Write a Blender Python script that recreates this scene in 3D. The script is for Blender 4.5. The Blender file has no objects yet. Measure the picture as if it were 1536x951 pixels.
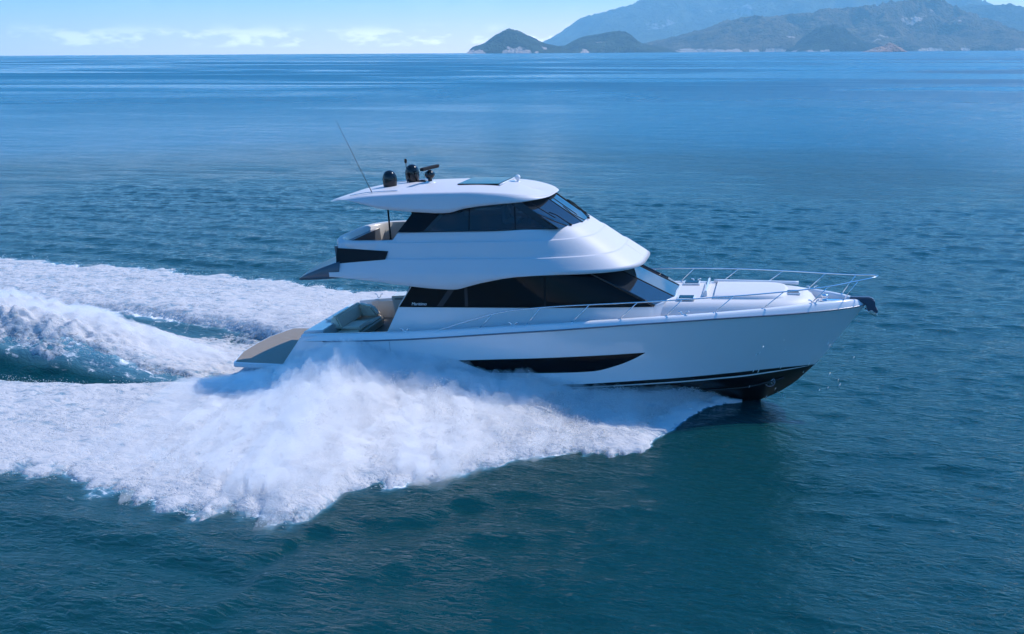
import bpy, bmesh, math, random
import numpy as np
from mathutils import Vector, Matrix

R = math.radians
scene = bpy.context.scene
COL = scene.collection

# ------------------------------------------------------------------ camera
cam_d = bpy.data.cameras.new('camera')
cam = bpy.data.objects.new('camera', cam_d)
COL.objects.link(cam)
scene.camera = cam
cam_d.sensor_width = 36.0
cam_d.lens = 34.69
cam_d.clip_start = 0.5
cam_d.clip_end = 90000.0
CAM = Vector((17.178, -30.256, 10.65))
yaw, pitch, roll = R(14.80), R(15.088), R(0.30)
fwd = Vector((-math.sin(yaw) * math.cos(pitch), math.cos(yaw) * math.cos(pitch), -math.sin(pitch)))
right = Vector((math.cos(yaw), math.sin(yaw), 0.0))
upv = right.cross(fwd)
rr = right * math.cos(roll) - upv * math.sin(roll)
uu = right * math.sin(roll) + upv * math.cos(roll)
M = Matrix((rr, uu, -fwd)).transposed().to_4x4()
M.translation = CAM
cam.matrix_world = M

# ------------------------------------------------------------------ world
SUN_AZ = R(42.0)      # direction to the sun, from +X (bow) towards +Y (port)
SUN_EL = R(49.0)
world = bpy.data.worlds.new('World')
scene.world = world
world.use_nodes = True
wn, wl = world.node_tree.nodes, world.node_tree.links
wn.clear()
wout = wn.new('ShaderNodeOutputWorld')
wbg = wn.new('ShaderNodeBackground')
sky = wn.new('ShaderNodeTexSky')
sky.sky_type = 'NISHITA'
sky.sun_disc = False
sky.sun_elevation = SUN_EL
sky.sun_rotation = math.pi / 2 - SUN_AZ
sky.altitude = 0.0
sky.air_density = 1.0
sky.dust_density = 0.1
sky.ozone_density = 5.0
wbg.inputs['Strength'].default_value = 0.14
# low fair-weather clouds far out over the horizon, part of the sky itself
wtc = wn.new('ShaderNodeTexCoord')
wsep = wn.new('ShaderNodeSeparateXYZ')
wl.new(wtc.outputs['Generated'], wsep.inputs[0])
wmap = wn.new('ShaderNodeMapping')
wmap.inputs['Scale'].default_value = (9.0, 9.0, 26.0)
wl.new(wtc.outputs['Generated'], wmap.inputs[0])
wno = wn.new('ShaderNodeTexNoise')
wno.inputs['Scale'].default_value = 3.0
wno.inputs['Detail'].default_value = 6.0
wno.inputs['Roughness'].default_value = 0.62
wl.new(wmap.outputs[0], wno.inputs['Vector'])
wr = wn.new('ShaderNodeMapRange')
wr.inputs['From Min'].default_value = 0.49
wr.inputs['From Max'].default_value = 0.60
wl.new(wno.outputs['Fac'], wr.inputs['Value'])
wb = wn.new('ShaderNodeFloatCurve') if False else wn.new('ShaderNodeValToRGB')
cr = wb.color_ramp
cr.elements[0].position = 0.0; cr.elements[0].color = (0, 0, 0, 1)
cr.elements[1].position = 1.0; cr.elements[1].color = (0, 0, 0, 1)
for p_, v_ in ((0.004, 0.0), (0.008, 1.0), (0.016, 0.9), (0.025, 0.0), (0.05, 0.06), (0.12, 0.25), (0.25, 0.12), (0.5, 0.0)):
    e_ = cr.elements.new(p_); e_.color = (v_, v_, v_, 1)
wl.new(wsep.outputs['Z'], wb.inputs['Fac'])
wm = wn.new('ShaderNodeMath'); wm.operation = 'MULTIPLY'
wl.new(wr.outputs['Result'], wm.inputs[0]); wl.new(wb.outputs['Color'], wm.inputs[1])
wmix = wn.new('ShaderNodeMix'); wmix.data_type = 'RGBA'
wl.new(wm.outputs[0], wmix.inputs['Factor'])
whs = wn.new('ShaderNodeHueSaturation')
whs.inputs['Saturation'].default_value = 1.75
whs.inputs['Value'].default_value = 1.0
wl.new(sky.outputs['Color'], whs.inputs['Color'])
wtint = wn.new('ShaderNodeMix'); wtint.data_type = 'RGBA'; wtint.blend_type = 'MULTIPLY'; wtint.inputs['Factor'].default_value = 1.0
wl.new(whs.outputs['Color'], wtint.inputs['A']); wtint.inputs['B'].default_value = (0.71, 1.0, 1.07, 1)
# pale veil of humid air low over the horizon
wv1 = wn.new('ShaderNodeMapRange'); wv1.interpolation_type = 'SMOOTHERSTEP'
wv1.inputs['From Min'].default_value = -0.02; wv1.inputs['From Max'].default_value = 0.09
wv1.inputs['To Min'].default_value = 0.85; wv1.inputs['To Max'].default_value = 0.0
wl.new(wsep.outputs['Z'], wv1.inputs['Value'])
wveil = wn.new('ShaderNodeMix'); wveil.data_type = 'RGBA'
wl.new(wv1.outputs['Result'], wveil.inputs['Factor'])
wl.new(wtint.outputs['Result'], wveil.inputs['A']); wveil.inputs['B'].default_value = (16.0, 12.6, 10.4, 1)
wl.new(wveil.outputs['Result'], wmix.inputs['A'])
wmix.inputs['B'].default_value = (19.5, 17.8, 15.5, 1)
wl.new(wmix.outputs['Result'], wbg.inputs['Color'])
wl.new(wbg.outputs['Background'], wout.inputs['Surface'])

# ------------------------------------------------------------------ sun
sun_d = bpy.data.lights.new('sun', 'SUN')
sun_d.energy = 3.0
sun_d.angle = R(0.53)
sun_d.color = (1.0, 0.93, 0.86)
sun = bpy.data.objects.new('sun', sun_d)
COL.objects.link(sun)
sdir = Vector((math.cos(SUN_AZ) * math.cos(SUN_EL), math.sin(SUN_AZ) * math.cos(SUN_EL), math.sin(SUN_EL)))
sun.rotation_euler = sdir.to_track_quat('Z', 'Y').to_euler()
sun.location = sdir * 60

# ------------------------------------------------------------------ view
vs = scene.view_settings
scene.display_settings.display_device = 'sRGB'
vs.view_transform = 'Standard'
vs.look = 'None'
vs.exposure = 0.78
vs.gamma = 1.0
vs.use_curve_mapping = False
cy = scene.cycles
cy.max_bounces = 18
cy.diffuse_bounces = 8
cy.glossy_bounces = 4
cy.transmission_bounces = 4
cy.transparent_max_bounces = 16
cy.volume_bounces = 14
cy.caustics_reflective = False
cy.caustics_refractive = False
cy.sample_clamp_indirect = 6.0
cy.sample_clamp_direct = 5.0
cy.use_denoising = True

EARTH = 6371000.0

# ------------------------------------------------------------------ helpers
def mat(name, color=(0.8, 0.8, 0.8), rough=0.5, metal=0.0, **kw):
    m = bpy.data.materials.new(name)
    m.use_nodes = True
    b = m.node_tree.nodes['Principled BSDF']
    b.inputs['Base Color'].default_value = (*color, 1)
    b.inputs['Roughness'].default_value = rough
    b.inputs['Metallic'].default_value = metal
    for k, v in kw.items():
        b.inputs[k.replace('_', ' ')].default_value = v
    return m

def nodes(m):
    return m.node_tree.nodes, m.node_tree.links, m.node_tree.nodes['Principled BSDF']

def link_obj(name, me, m=None, parent=None):
    o = bpy.data.objects.new(name, me)
    COL.objects.link(o)
    if m is not None:
        for mm in (m if isinstance(m, (list, tuple)) else [m]):
            me.materials.append(mm)
    if parent is not None:
        o.parent = parent
    return o

def tag(o, label=None, cat=None, group=None, kind=None):
    if label: o['label'] = label
    if cat: o['category'] = cat
    if group: o['group'] = group
    if kind: o['kind'] = kind
    return o

def grid_mesh(name, P, smooth=True, wrap_u=False, wrap_v=False, flip=False):
    """P: (nu,nv,3) array of points -> quad sheet"""
    nu, nv = P.shape[:2]
    I = np.arange(nu * nv).reshape(nu, nv)
    A = I if not wrap_u else np.vstack([I, I[:1]])
    if wrap_v: A = np.hstack([A, A[:, :1]])
    q = np.stack([A[:-1, :-1], A[1:, :-1], A[1:, 1:], A[:-1, 1:]], -1).reshape(-1, 4)
    if flip: q = q[:, ::-1]
    return raw_mesh(name, P.reshape(-1, 3), q, smooth)

def raw_mesh(name, V, Fq, smooth=True):
    me = bpy.data.meshes.new(name)
    V = np.ascontiguousarray(V, dtype=np.float32); Fq = np.ascontiguousarray(Fq, dtype=np.int32)
    n, k = Fq.shape
    me.vertices.add(len(V)); me.vertices.foreach_set('co', V.ravel())
    me.loops.add(n * k); me.loops.foreach_set('vertex_index', Fq.ravel())
    me.polygons.add(n)
    me.polygons.foreach_set('loop_start', np.arange(0, n * k, k, dtype=np.int32))
    me.polygons.foreach_set('loop_total', np.full(n, k, dtype=np.int32))
    me.update(calc_edges=True)
    me.validate()
    if smooth:
        me.polygons.foreach_set('use_smooth', np.ones(len(me.polygons), dtype=bool))
    return me

# value noise / fbm in numpy (world-space, tileless)
def _hash(ix, iy, seed):
    h = (ix.astype(np.int64) * 374761393 + iy.astype(np.int64) * 668265263 + seed * 1274126177) & 0xffffffff
    h = ((h ^ (h >> 13)) * 1274126177) & 0xffffffff
    h = (h ^ (h >> 16)) & 0xffffffff
    return h.astype(np.float64) / 4294967295.0

def vnoise(x, y, seed=0):
    x = np.asarray(x, float); y = np.asarray(y, float)
    ix = np.floor(x); iy = np.floor(y); fx = x - ix; fy = y - iy
    ux = fx * fx * fx * (fx * (fx * 6 - 15) + 10); uy = fy * fy * fy * (fy * (fy * 6 - 15) + 10)
    a = _hash(ix, iy, seed); b = _hash(ix + 1, iy, seed); c = _hash(ix, iy + 1, seed); d = _hash(ix + 1, iy + 1, seed)
    return (a * (1 - ux) + b * ux) * (1 - uy) + (c * (1 - ux) + d * ux) * uy

def fbm(x, y, oct=5, seed=0, gain=0.5, lac=2.03):
    s = 0; a = 1.0; t = 0
    for i in range(oct):
        s = s + a * vnoise(x * lac ** i + 17.3 * i, y * lac ** i - 9.1 * i, seed + i); t += a; a *= gain
    return s / t

def sstep(a, b, x):
    t = np.clip((x - a) / (b - a), 0, 1)
    return t * t * (3 - 2 * t)
HAZE_D = 8.2e-5
HAZE_C = (0.42, 0.79, 0.96)
SEA_STEP = 0.13
SEA_BUMP = 1.0
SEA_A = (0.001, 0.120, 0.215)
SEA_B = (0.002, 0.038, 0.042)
NSPR = 240000
# ------------------------------------------------------------------ islands and mountains far behind
HORIZ = lambda px: 79.3 - (px - 768) * 0.00524          # where level sight meets the traced skyline
def terrain(name, prof, dist, depth, seed, rock, veg, rough_amp=0.22, cliff=25.0, label_kind='structure', res=(320, 90)):
    """a hill range: traced skyline heights become real heights at its real distance, with real depth"""
    px = np.array([p[0] for p in prof], float); py = np.array([p[1] for p in prof], float)
    nu, nv = res
    u = np.linspace(px[0], px[-1], nu)
    h = np.interp(u, px, HORIZ(px) - py)
    k = np.array([1, 3, 5, 3, 1.]); k /= k.sum()
    h = np.convolve(np.pad(h, 2, mode='edge'), k, 'valid')
    Hm = np.maximum(h, 0) / 1480.0 * dist + dist ** 2 / (2 * EARTH) * 0.55
    lat = (u - 768) / 1480.0 * dist * 0.965
    f2 = Vector((fwd.x, fwd.y, 0)).normalized()
    v = np.linspace(-1, 1, nv)
    U, V = np.meshgrid(lat, v, indexing='ij')
    HH = np.repeat(Hm[:, None], nv, 1)
    # ridge line meanders in depth, the slopes are cut by gullies
    s = dist / 8000.0
    mean = (fbm(U / (900 * s), U * 0 + seed, 3, seed) - 0.5) * 0.7
    Vv = V - mean * (1 - np.abs(V))
    prof_v = np.clip(1 - np.abs(Vv) ** 1.35, 0, 1)
    gx, gy = U / (420 * s), V * depth / (420 * s)
    rid = 1 - np.abs(2 * fbm(gx + 3, gy, 5, seed + 7) - 1)
    fine = fbm(gx * 4, gy * 4, 4, seed + 3) - 0.5
    Z = HH * prof_v * (1 + rough_amp * (rid - 0.75) * 3.6 * np.minimum(1, np.abs(Vv) * 4.0 + 0.06)) + HH * fine * 0.22 * prof_v * np.minimum(1, np.abs(Vv) * 2 + .25)
    edge = np.minimum(1, np.minimum(np.arange(nu), np.arange(nu)[::-1]) / 4.0)[:, None]
    Z = Z * edge
    # sea cliffs: the last metres above the water stand steep
    low = np.where(Z > 1.0, cliff * (0.35 + 0.9 * fbm(U / (130 * s), V * 0 + seed * 1.7, 3, seed + 11)), 0)
    Z = np.where(Z > 0.5, Z + low * np.minimum(1, Z / (cliff + .1)), Z) - 6 * (np.abs(V) > 0.985)
    D = dist + V * depth * 0.5 + (fbm(U / (500 * s), U * 0, 3, seed + 20)[:, :] - 0.5) * depth * 0.25
    X = CAM.x + f2.x * D + right.x * U
    Y = CAM.y + f2.y * D + right.y * U
    dd = (X - CAM.x) ** 2 + (Y - CAM.y) ** 2
    P = np.stack([X, Y, Z - dd / (2 * EARTH)], -1)
    me = grid_mesh(name, P)
    m = bpy.data.materials.new(name + '_cover'); m.use_nodes = True
    nd, lk, b = nodes(m)
    b.inputs['Roughness'].default_value = 0.95
    b.inputs['Specular IOR Level'].default_value = 0.1
    tc = nd.new('ShaderNodeNewGeometry')
    n1 = nd.new('ShaderNodeTexNoise'); n1.inputs['Scale'].default_value = 0.009 / s; n1.inputs['Detail'].default_value = 8; n1.inputs['Roughness'].default_value = 0.65
    lk.new(tc.outputs['Position'], n1.inputs['Vector'])
    r1 = nd.new('ShaderNodeValToRGB')
    r1.color_ramp.elements[0].position = 0.36; r1.color_ramp.elements[0].color = (*[c * 0.45 for c in veg], 1)
    r1.color_ramp.elements[1].position = 0.66; r1.color_ramp.elements[1].color = (veg[0] * 2.6, veg[1] * 2.2, veg[2] * 2.0, 1)
    lk.new(n1.outputs['Fac'], r1.inputs['Fac'])
    at = nd.new('ShaderNodeAttribute'); at.attribute_name = 'rock'
    n2 = nd.new('ShaderNodeTexNoise'); n2.inputs['Scale'].default_value = 0.02 / s; n2.inputs['Detail'].default_value = 6
    lk.new(tc.outputs['Position'], n2.inputs['Vector'])
    mm = nd.new('ShaderNodeMath'); mm.operation = 'MULTIPLY_ADD'
    lk.new(n2.outputs['Fac'], mm.inputs[0]); mm.inputs[1].default_value = 1.6
    sb = nd.new('ShaderNodeMath'); sb.operation = 'SUBTRACT'; lk.new(at.outputs['Fac'], sb.inputs[0]); sb.inputs[1].default_value = 0.95
    lk.new(sb.outputs[0], mm.inputs[2])
    rr_ = nd.new('ShaderNodeMapRange'); rr_.inputs['From Min'].default_value = 0.35; rr_.inputs['From Max'].default_value = 0.6
    lk.new(mm.outputs[0], rr_.inputs['Value'])
    mx = nd.new('ShaderNodeMix'); mx.data_type = 'RGBA'
    lk.new(rr_.outputs['Result'], mx.inputs['Factor']); lk.new(r1.outputs['Color'], mx.inputs['A']); mx.inputs['B'].default_value = (*rock, 1)
    lk.new(mx.outputs['Result'], b.inputs['Base Color'])
    n3 = nd.new('ShaderNodeTexNoise'); n3.inputs['Scale'].default_value = 0.05 / s; n3.inputs['Detail'].default_value = 6
    lk.new(tc.outputs['Position'], n3.inputs['Vector'])
    bp = nd.new('ShaderNodeBump'); bp.inputs['Distance'].default_value = 60 * s; bp.inputs['Strength'].default_value = 0.9
    lk.new(n3.outputs['Fac'], bp.inputs['Height']); lk.new(bp.outputs['Normal'], b.inputs['Normal'])
    # bare rock: near the waterline in places, and a few scars higher up
    shore = np.clip(1 - Z / (cliff * 2.6 + 1), 0, 1) * (0.10 + 1.1 * sstep(0.50, 0.66, fbm(U / (110 * s), V * 2, 3, seed + 31)))
    if cliff <= 0.1: shore = shore * 0
    scar = 0.7 * sstep(0.70, 0.80, fbm(U / (330 * s), V * 6, 4, seed + 41)) * (prof_v < 0.8)
    a_ = me.attributes.new('rock', 'FLOAT', 'POINT')
    a_.data.foreach_set('value', np.clip(np.maximum(shore, scar), 0, 1.3).astype(np.float32).ravel())
    o = link_obj(name, me, m)
    o['kind'] = 'structure'
    return o

VEG = (0.030, 0.042, 0.022)
terrain('mountain', [(760, 80), (800, 72), (830, 60), (850, 49), (870, 36), (890, 31), (910, 26), (932, 19), (950, 17), (970, 8), (990, 0), (1010, -1), (1030, 4), (1050, 7), (1085, 2), (1110, -3), (1160, -14), (1210, -26), (1260, -20), (1300, -27), (1350, -20), (1390, -8), (1420, 6), (1450, 19), (1500, 40), (1560, 60), (1620, 78)], 16500, 7000, 5, (0.36, 0.35, 0.34), (0.05, 0.07, 0.045), 0.3, 0.0)
terrain('hill', [(1395, 77), (1410, 34), (1430, 19), (1450, 13), (1480, 14), (1510, 19), (1536, 24), (1570, 30), (1640, 55), (1700, 76)], 12000, 3000, 12, (0.5, 0.45, 0.4), VEG, 0.2, 0.0)
terrain('headland', [(915, 77.5), (945, 73), (985, 66), (1020, 60), (1050, 51), (1080, 42), (1110, 36), (1140, 35), (1160, 33), (1200, 30), (1240, 25), (1270, 23), (1300, 21), (1322, 21), (1340, 15), (1360, 10), (1385, 11), (1405, 13), (1425, 20), (1445, 29), (1470, 40), (1500, 48), (1536, 56), (1590, 66), (1650, 76)], 8600, 2600, 3, (0.55, 0.47, 0.40), (0.075, 0.066, 0.036), 0.30, 16.0, res=(520, 120))
terrain('headland', [(1180, 77), (1200, 70), (1215, 57), (1230, 47), (1250, 42), (1265, 45), (1275, 55), (1290, 66), (1310, 70), (1330, 77)], 7200, 900, 21, (0.5, 0.42, 0.36), (0.016, 0.024, 0.014), 0.3, 10.0, res=(200, 70))
terrain('headland', [(818, 77.5), (835, 74), (850, 71), (868, 63), (885, 58), (905, 56), (925, 53), (940, 52), (950, 58), (962, 68), (985, 73), (1010, 77)], 7000, 900, 31, (0.6, 0.47, 0.40), VEG, 0.25, 18.0, res=(240, 70))
terrain('headland', [(703, 79), (714, 74), (730, 69), (745, 59), (755, 53), (766, 49), (778, 52), (790, 58), (805, 64), (820, 70), (840, 74), (860, 78)], 6400, 700, 44, (0.6, 0.47, 0.40), VEG, 0.25, 22.0, res=(240, 70))
terrain('islet', [(1299, 77), (1306, 75), (1316, 72.5), (1326, 70), (1333, 65.5), (1338, 67), (1346, 71), (1354, 75), (1359, 77)], 4600, 160, 55, (0.52, 0.42, 0.37), (0.26, 0.20, 0.17), 0.3, 9.0, res=(140, 50))

# ------------------------------------------------------------------ the air between
bm = bmesh.new()
bmesh.ops.create_cube(bm, size=1.0)
hz = bpy.data.meshes.new('haze')
bm.to_mesh(hz); bm.free()
haze = link_obj('haze', hz)
haze.scale = (44000, 44000, 1700)
haze.location = (0, 0, 1700 / 2 - 170)
haze['kind'] = 'stuff'
hm = bpy.data.materials.new('haze_air'); hm.use_nodes = True
hn, hl = hm.node_tree.nodes, hm.node_tree.links
hn.clear()
ho = hn.new('ShaderNodeOutputMaterial'); hv = hn.new('ShaderNodeVolumePrincipled')
hv.inputs['Density'].default_value = HAZE_D
hv.inputs['Color'].default_value = (*HAZE_C, 1)
hv.inputs['Anisotropy'].default_value = 0.0
hl.new(hv.outputs[0], ho.inputs['Volume'])
hz.materials.append(hm)
# ------------------------------------------------------------------ the sea
def axis(lo, hi, step, far=31000.0, g=1.032):
    core = np.arange(lo, hi + 1e-6, step)
    out = []; s = step; x = 0.0
    while x < far:
        s = min(s * g, 900.0); x += s; out.append(x)
    out = np.array(out)
    return np.concatenate([lo - out[::-1], core, core[-1] + out])

rng = np.random.default_rng(7)
WAVES = []
for lam, n, slope in ((9.0, 5, 0.008), (5.0, 7, 0.012), (2.6, 10, 0.026), (1.5, 14, 0.035), (0.95, 18, 0.065), (0.62, 18, 0.085), (0.42, 16, 0.08)):
    for i in range(n):
        l = lam * math.exp(rng.normal(0, 0.18))
        th = R(97) + rng.normal(0, R(30))
        k = 2 * math.pi / l
        a = slope / k * math.sqrt(2.0 / n) * rng.uniform(0.6, 1.3)
        WAVES.append((l, k * math.cos(th), k * math.sin(th), a, rng.uniform(0, 6.28)))

def swell(X, Y, spacing):
    # slow domain wobble so that no crest runs ruler straight
    wx = X + 0.9 * (fbm(X / 5, Y / 5, 2, 91) - .5); wy = Y + 0.9 * (fbm(X / 5 + 40, Y / 5, 2, 92) - .5)
    gust = 0.85 + 0.3 * fbm(X / 16, Y / 9, 3, 93)
    h = np.zeros_like(X)
    for l, kx, ky, a, ph in WAVES:
        w = np.clip((l / spacing - 2.5) / 2.5, 0, 1)
        if not w.any(): continue
        h += a * w * np.sin(kx * wx + ky * wy + ph)
    h = h * gust
    return h + 1.6 * np.clip(h, -.12, .12) * np.abs(np.clip(h, -.12, .12))      # crests stand sharper than troughs
# ------------------------------------------------------------------ the wake: shape of the water round the hull
def pw(*k):
    return [p[0] for p in k], [p[1] for p in k]
def it(x, *k):
    k = sorted(k); return np.interp(x, [p[0] for p in k], [p[1] for p in k])
def y_in(x):
    return it(x, (16.9, .1), (16.3, .7), (15, 1.6), (13.5, 2.0), (12, 2.25), (6, 2.4), (2.2, 2.4), (1.0, 3.0), (-1, 3.7), (-4, 4.5), (-10, 5.2), (-22, 6.0), (-45, 7.5))
def y_out(x):
    return it(x, (16.9, .2), (16.3, 0.9), (15.6, 2.0), (14.9, 3.5), (14.2, 4.7), (13, 5.3), (12, 5.9), (10.5, 7.1), (9.6, 8.4), (8.6, 8.8), (7.9, 8.9), (7.4, 9.5), (7.05, 10.8), (6.5, 11.4), (5.2, 11.2), (2.4, 10.8), (-.7, 10.5), (-3, 10.9), (-8, 11.6), (-20, 12.8), (-45, 15.5))
def top_T(x):
    return it(x, (16.7, .05), (16.2, .35), (15.5, .65), (14.4, .72), (12.6, .72), (11.9, .85), (10.5, 1.08), (9.25, 1.12), (8.3, 1.25), (7, 1.36), (5.65, 1.70), (4.7, 1.42), (3.6, 1.1), (2.9, .85), (2, .66), (0, .48), (-3, .40), (-8, .38), (-20, .45), (-45, .35))
def g_prof(s):
    return it(s, (-.25, .25), (-.1, .45), (0, .8), (.1, 1.0), (.25, .92), (.45, .66), (.65, .47), (.85, .28), (1.0, .06), (1.15, 0))
def band(x, y):
    """0..1 position across the white water on either side, its envelope height and its body"""
    ay = np.abs(y)
    w = (fbm(x / 1.7 + (y > 0) * 37, y * 0 + 3.1 + (y > 0) * 5, 4, 61) - .5) * 1.5 + (fbm(x / .5 + (y > 0) * 11, ay / .8, 4, 62, .6) - .5) * 1.4
    yi, yo = y_in(x), y_out(x)
    s = (ay + w * np.clip((ay - yi) / np.maximum(yo - yi, .2), 0, 1) * np.clip((16.5 - x) / 4, 0.1, 1) - yi) / np.maximum(yo - yi, 0.25)
    T = top_T(x) * (0.78 + 0.44 * fbm(x / 0.9 + (y > 0) * 9, ay / 0.9, 4, 63))
    ins = (sstep(-0.22, 0.02, s) * (x < 2.2) + (x >= 2.2) * (s > -0.6)) * sstep(1.10, 0.93, s) * (x < 16.7)
    return s, T * g_prof(s), ins
def rooster(x, y):
    cx = it(x, (0.5, -0.45), (-1.0, -0.45), (-2.6, -0.25), (-4.0, 0.02), (-5.3, .45), (-6.6, .85), (-8.0, 1.12), (-9.5, 1.25), (-11, 1.32), (-14, 1.25), (-20, .8), (-45, .2)) * (x < 1.6)
    yy = y - 0.35
    wd = it(x, (2, 2.2), (-4, 1.7), (-12, 2.0), (-45, 4.0)) * np.where(yy < 0, 1.25, 1.0)
    sh = np.exp(-(np.abs(yy) / wd) ** 2.2)
    return cx, sh
def wake_height(x, y):
    s, hb, ins = band(x, y)
    h = 0.42 * hb * sstep(-.3, .1, s) * ins
    cx, sh = rooster(x, y)
    lump = 1 + 1.1 * (fbm(x / 1.1, y / .75, 5, 71, .6) - .5)
    h = h + cx * sh * lump
    ay = np.abs(y)
    tr = it(x, (2, -.15), (0, -.32), (-3, -.38), (-9, -.3), (-20, -.15), (-45, 0)) * (x < 3)
    h = h + tr * np.exp(-((ay - it(x, (1, 2.2), (-4, 2.75), (-12, 3.6), (-45, 6))) / 0.95) ** 2)
    # the smooth shoulder of water pushed up beside the stem
    h = h + 0.30 * np.exp(-((x - 15.9) / 2.0) ** 2 - ((ay - 2.6) / 2.0) ** 2) - 0.12 * np.exp(-((x - 16.8) / 2.6) ** 2 - ((ay - 6.4) / 1.8) ** 2)
    # diverging bow waves further out
    ph = (ay - y_out(np.minimum(x, 14)) - 0.9)
    far_ = np.exp(-np.clip(ph, 0, 99) / 5) * sstep(0, 1.2, ph) * sstep(15, 9, x)
    h = h + 0.07 * np.sin(ph * 2.1 + 1.0) * far_
    hullmask = sstep(0.4, -0.2, ay - y_in(x)) * (x > 1.8) * (x < 17.0)
    h = h - 0.9 * hullmask * (x < 15.8)
    # white lace: the bands, the crest behind, and torn streaks in the troughs
    face = it(y, (-2.8, 0.08), (-2.0, .44), (-1.1, .64), (-.3, .92), (1.2, .95), (2.0, .6), (3.0, .42), (4.2, .36), (5.5, 0.3))
    cen = face * sstep(2.0, 0.3, x) * (ay < 6) * np.clip(1.2 - (x < -16) * 0.3, 0, 1)
    foam = np.maximum(ins * 0.9, cen * 0.85)
    foam = np.maximum(foam, 0.24 * sstep(0.35, 0.0, s - 1.0) * sstep(0.9, 1.0, s) * (x < 12))
    calm = 1 - 0.70 * np.exp(-((x - 15.6) / 3.4) ** 2 - ((y + 4.2) / 4.4) ** 2) - 0.35 * (foam > .5)
    return h, foam, np.clip(calm, .2, 1)
xs = axis(-34.0, 44.0, SEA_STEP); ys = axis(-24.0, 40.0, SEA_STEP)
SX, SY = np.meshgrid(xs, ys, indexing='ij')
spx = np.gradient(xs)[:, None]; spy = np.gradient(ys)[None, :]
SP = np.maximum(spx, spy) + 0 * SX
SH = swell(SX, SY, SP)
WH, FOAM, CALM = wake_height(SX, SY)
SZ = SH * CALM + WH - ((SX - CAM.x) ** 2 + (SY - CAM.y) ** 2) / (2 * EARTH)
sea_me = grid_mesh('sea', np.stack([SX, SY, SZ], -1))
at = sea_me.attributes.new('foam', 'FLOAT', 'POINT'); at.data.foreach_set('value', FOAM.astype(np.float32).ravel())
wm_ = bpy.data.materials.new('sea_water'); wm_.use_nodes = True
nd, lk, b = nodes(wm_)
b.inputs['IOR'].default_value = 1.333
geo = nd.new('ShaderNodeNewGeometry')
def N(t, **kw):
    n = nd.new(t)
    for k, v in kw.items():
        if hasattr(n, k): setattr(n, k, v)
        else: n.inputs[k.replace('_', ' ')].default_value = v
    return n
def math_(op, a=None, b_=None, c_=None):
    n = nd.new('ShaderNodeMath'); n.operation = op
    for i, v in enumerate((a, b_, c_)):
        if v is None: continue
        if isinstance(v, (int, float)): n.inputs[i].default_value = v
        else: lk.new(v, n.inputs[i])
    return n.outputs[0]
def noise_(scale3, detail=3, rough=0.5, rotz=0.0, dist=0.0):
    mp = N('ShaderNodeMapping'); mp.inputs['Scale'].default_value = scale3; mp.inputs['Rotation'].default_value = (0, 0, rotz)
    lk.new(geo.outputs['Position'], mp.inputs[0])
    n = N('ShaderNodeTexNoise'); n.inputs['Scale'].default_value = 1; n.inputs['Detail'].default_value = detail; n.inputs['Roughness'].default_value = rough; n.inputs['Distortion'].default_value = dist
    lk.new(mp.outputs[0], n.inputs['Vector'])
    return n.outputs['Fac']
def mr(v, a, b_, c_=0.0, d_=1.0, smooth=True):
    n = nd.new('ShaderNodeMapRange'); n.interpolation_type = 'SMOOTHSTEP' if smooth else 'LINEAR'
    n.inputs['From Min'].default_value = a; n.inputs['From Max'].default_value = b_; n.inputs['To Min'].default_value = c_; n.inputs['To Max'].default_value = d_
    lk.new(v, n.inputs['Value']); return n.outputs['Result']
# distance from the yacht: beyond the modelled waves the chop lives in bump and in the width of the gloss
vl = N('ShaderNodeVectorMath'); vl.operation = 'LENGTH'; lk.new(geo.outputs['Position'], vl.inputs[0])
dist = vl.outputs['Value']
# slicks: long calm streaks
slick = math_('MULTIPLY', mr(noise_((0.0026, 0.0085, 0), 5, 0.6, R(-20), 1.2), 0.42, 0.60), mr(dist, 60, 260))
slick2 = math_('MULTIPLY', mr(noise_((0.006, 0.022, 0), 4, 0.55, R(-24), 0.8), 0.52, 0.70, 0.0, 0.5), mr(dist, 30, 90))
slk = math_('MAXIMUM', slick, slick2)
chop = math_('SUBTRACT', 1.0, math_('MULTIPLY', slk, 0.72))
r0 = math_('MULTIPLY', mr(dist, 25, 300, 0.05, 0.42, False), chop)
n_a = noise_((0.9, 2.2, 0), 3, 0.6, R(6), 0.5)      # metre waves
n_b = noise_((3.2, 7.5, 0), 4, 0.6, R(-12), 0.7)    # ripples
n_c = noise_((0.16, 0.5, 0), 4, 0.6, R(4), 0.3)     # long low waves
n_d = noise_((0.03, 0.10, 0), 4, 0.6, R(10), 0.3)
hgt = math_('ADD', math_('MULTIPLY', n_b, 0.055), math_('MULTIPLY', n_a, mr(dist, 30, 110, 0.06, 0.34)))
hgt = math_('ADD', hgt, math_('MULTIPLY', n_c, mr(dist, 45, 220, 0.0, 2.8)))
hgt = math_('ADD', hgt, math_('MULTIPLY', n_d, mr(dist, 250, 900, 0.0, 5.0)))
bp = N('ShaderNodeBump'); bp.inputs['Distance'].default_value = 1.0
lk.new(math_('MULTIPLY', chop, SEA_BUMP), bp.inputs['Strength']); lk.new(hgt, bp.inputs['Height'])
lk.new(bp.outputs['Normal'], b.inputs['Normal'])
# water colour: green-blue body, patchy
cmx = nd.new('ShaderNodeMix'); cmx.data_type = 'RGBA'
# sky's reflected blue painted into the body colour, growing with distance
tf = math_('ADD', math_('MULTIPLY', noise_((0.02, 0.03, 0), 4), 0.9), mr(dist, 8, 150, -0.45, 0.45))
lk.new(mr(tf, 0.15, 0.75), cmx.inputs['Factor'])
cmx.inputs['A'].default_value = (*SEA_B, 1); cmx.inputs['B'].default_value = (*SEA_A, 1)
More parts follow.
